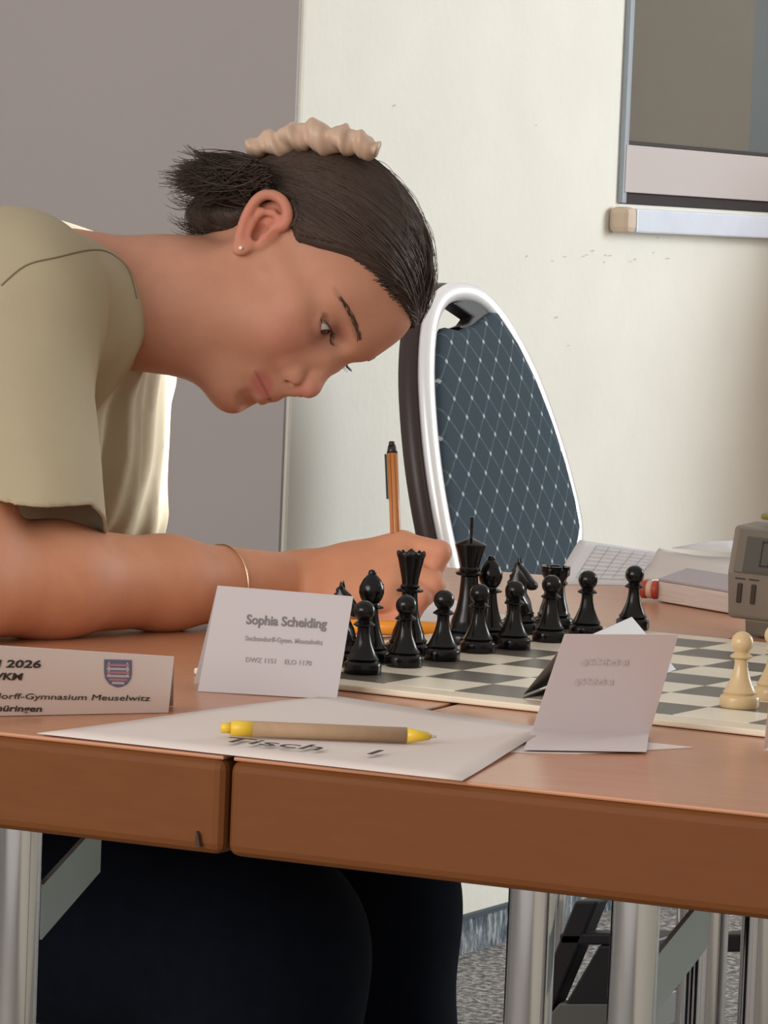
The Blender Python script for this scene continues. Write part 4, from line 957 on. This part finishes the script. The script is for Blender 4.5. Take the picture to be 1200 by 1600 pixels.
e_ = np.sort(np.concatenate([Q[:, [0, 1]], Q[:, [1, 2]], Q[:, [2, 3]], Q[:, [3, 0]]]), 1); ue, ct_ = np.unique(e_, axis=0, return_counts=True); bv = np.unique(ue[ct_ == 1])
hb = bv[(V[bv, 1] < .16) & (V[bv, 0] > -.47) & (np.abs(V[bv, 2]-hemz(V[bv])) < .012)]; V[hb, 2] = hemz(V[hb])
shirtm = mat('khaki_cotton', (.41, .355, .24), .9, noise=.03, nscale=25, bump=.12, bscale=1400)
shirt = gi(npmesh('t_shirt', V, Q, shirtm, girl)); s = shirt.modifiers.new('s', 'SOLIDIFY'); s.thickness = .0022; s.offset = -1
sBV = BVHTree.FromPolygons([Vector(v) for v in V.tolist()], Q.tolist())
def seam(px, nm='seam', r=.0007):
    P_ = []; px = [tuple(q) for q in smooth_path([np.array(p, float) for p in px], 5)]
    for i in range(len(px)-1):
        for t in np.linspace(0, 1, 3)[:-1]:
            x, y = px[i][0]*(1-t)+px[i+1][0]*t, px[i][1]*(1-t)+px[i+1][1]*t; h_ = sBV.ray_cast(Vector(CAM), Vector(ray(x, y)).normalized())
            if h_[0] is not None: P_.append(np.array(h_[0])+np.array(h_[1])*.0002)
    if len(P_) > 3: mesh(nm, *tubev(P_, r, 6), mat('seam_khaki', (.20, .165, .10), .9), shirt, True)
seam([(2, 446), (40, 415), (90, 402), (140, 391), (172, 396), (200, 422), (214, 470)])
# ---- trousers and shoes
Lg = Vol((-.78, .04, .03), (.10, .56, .70), .007)
Lg.cap((-.60, .22, .54), (-.60, .38, .54), .125, .125, .05)
for y, kx, kz, fx in ((.20, -.103, .515, -.055), (.415, -.143, .520, -.072)):
    Lg.cap((-.56, y+.02*(1 if y < .3 else -1), .535), (kx, y, kz-.006), .112, .078, .05)
    Lg.cap((kx, y, kz), (fx, y, .13), .074, .048, .03); Lg.cap((fx, y, .13), (fx, y, .085), .048, .050, .02)
V, Q = Lg.mesh(); V[:, 2] += .0015*np.sin(V[:, 0]*40+V[:, 1]*20)
den = mat('dark_navy_denim', (.006, .008, .014), .95, spec=.08, noise=.15, nscale=60, bump=.1, bscale=900)
gi(npmesh('trousers', V, Q, den, girl))
for y, fx in ((.20, -.055), (.415, -.075)):
    Sv = Vol((fx-.08, y-.07, -.01), (fx+.26, y+.07, .13), .005); Sv.ell((fx+.10, y, .035), (.13, .046, .034), .02); Sv.ell((fx, y, .06), (.055, .043, .055), .03)
    V, Q = Sv.mesh(); V[:, 2] = np.maximum(V[:, 2], .012); sh_ = gi(npmesh('shoe', V, Q, mat('black_shoe', (.02, .02, .022), .6), girl))
    pts = [(fx+.10+.134*math.cos(a), y+.048*math.sin(a), 0.0) for a in np.linspace(0, 2*math.pi, 25)[:-1]]; mesh('sole', *[ [p for p in pts]+[(p[0], p[1], .014) for p in pts], [tuple(range(24))[::-1], tuple(range(24, 48))]+[(i, (i+1) % 24, (i+1) % 24+24, i+24) for i in range(24)] ], mat('sole_rubber', (.3, .3, .3), .8), sh_)
# ---- pen in the hand
pt = at(612, 690, 1, .372); pb = X1(625, 965, .352); pb[2] = .7535
fp = [('cap_end', 0, .022, .0022, .0028, pblack), ('black_collar', .020, .065, .0030, .0046, pblack), ('orange_barrel', .062, .86, .0044, .0044, org), ('grip_tip', .86, .97, .0042, .0016, pblack), ('nib', .97, 1, .0008, .0005, chrome)]
hp_ = pen('fineliner_pen', pt, pb, fp, 'orange striped pen with black clip held upright in the writing hand')
ax = (pb-pt)/np.linalg.norm(pb-pt); sd = -CR-ax*(-CR@ax); sd /= np.linalg.norm(sd); fw = np.cross(ax, sd)
cl0 = pt+ax*.010+sd*.0045
loc0(prism('clip', [cl0-fw*.0016, cl0+fw*.0016, cl0+fw*.0016+ax*.036, cl0-fw*.0016+ax*.036], sd*.0018, pblack, hp_, .0004), hp_)
for k in (-1, 0, 1):
    o_ = fw*.0
    q = np.array(-CF); q = q-ax*(q@ax); q /= np.linalg.norm(q); s3 = np.cross(ax, q); a_ = pt+ax*.011+q*.00435+s3*.0017*k; a_ = a_-q*(.0003*abs(k))
    if k: loc0(tube('barrel_stripe', [a_, a_+ax*.11], .00042, mat('dark_orange_print', (.30, .09, .02), .5), hp_, 5), hp_)
# hand-held things rest against the fingers
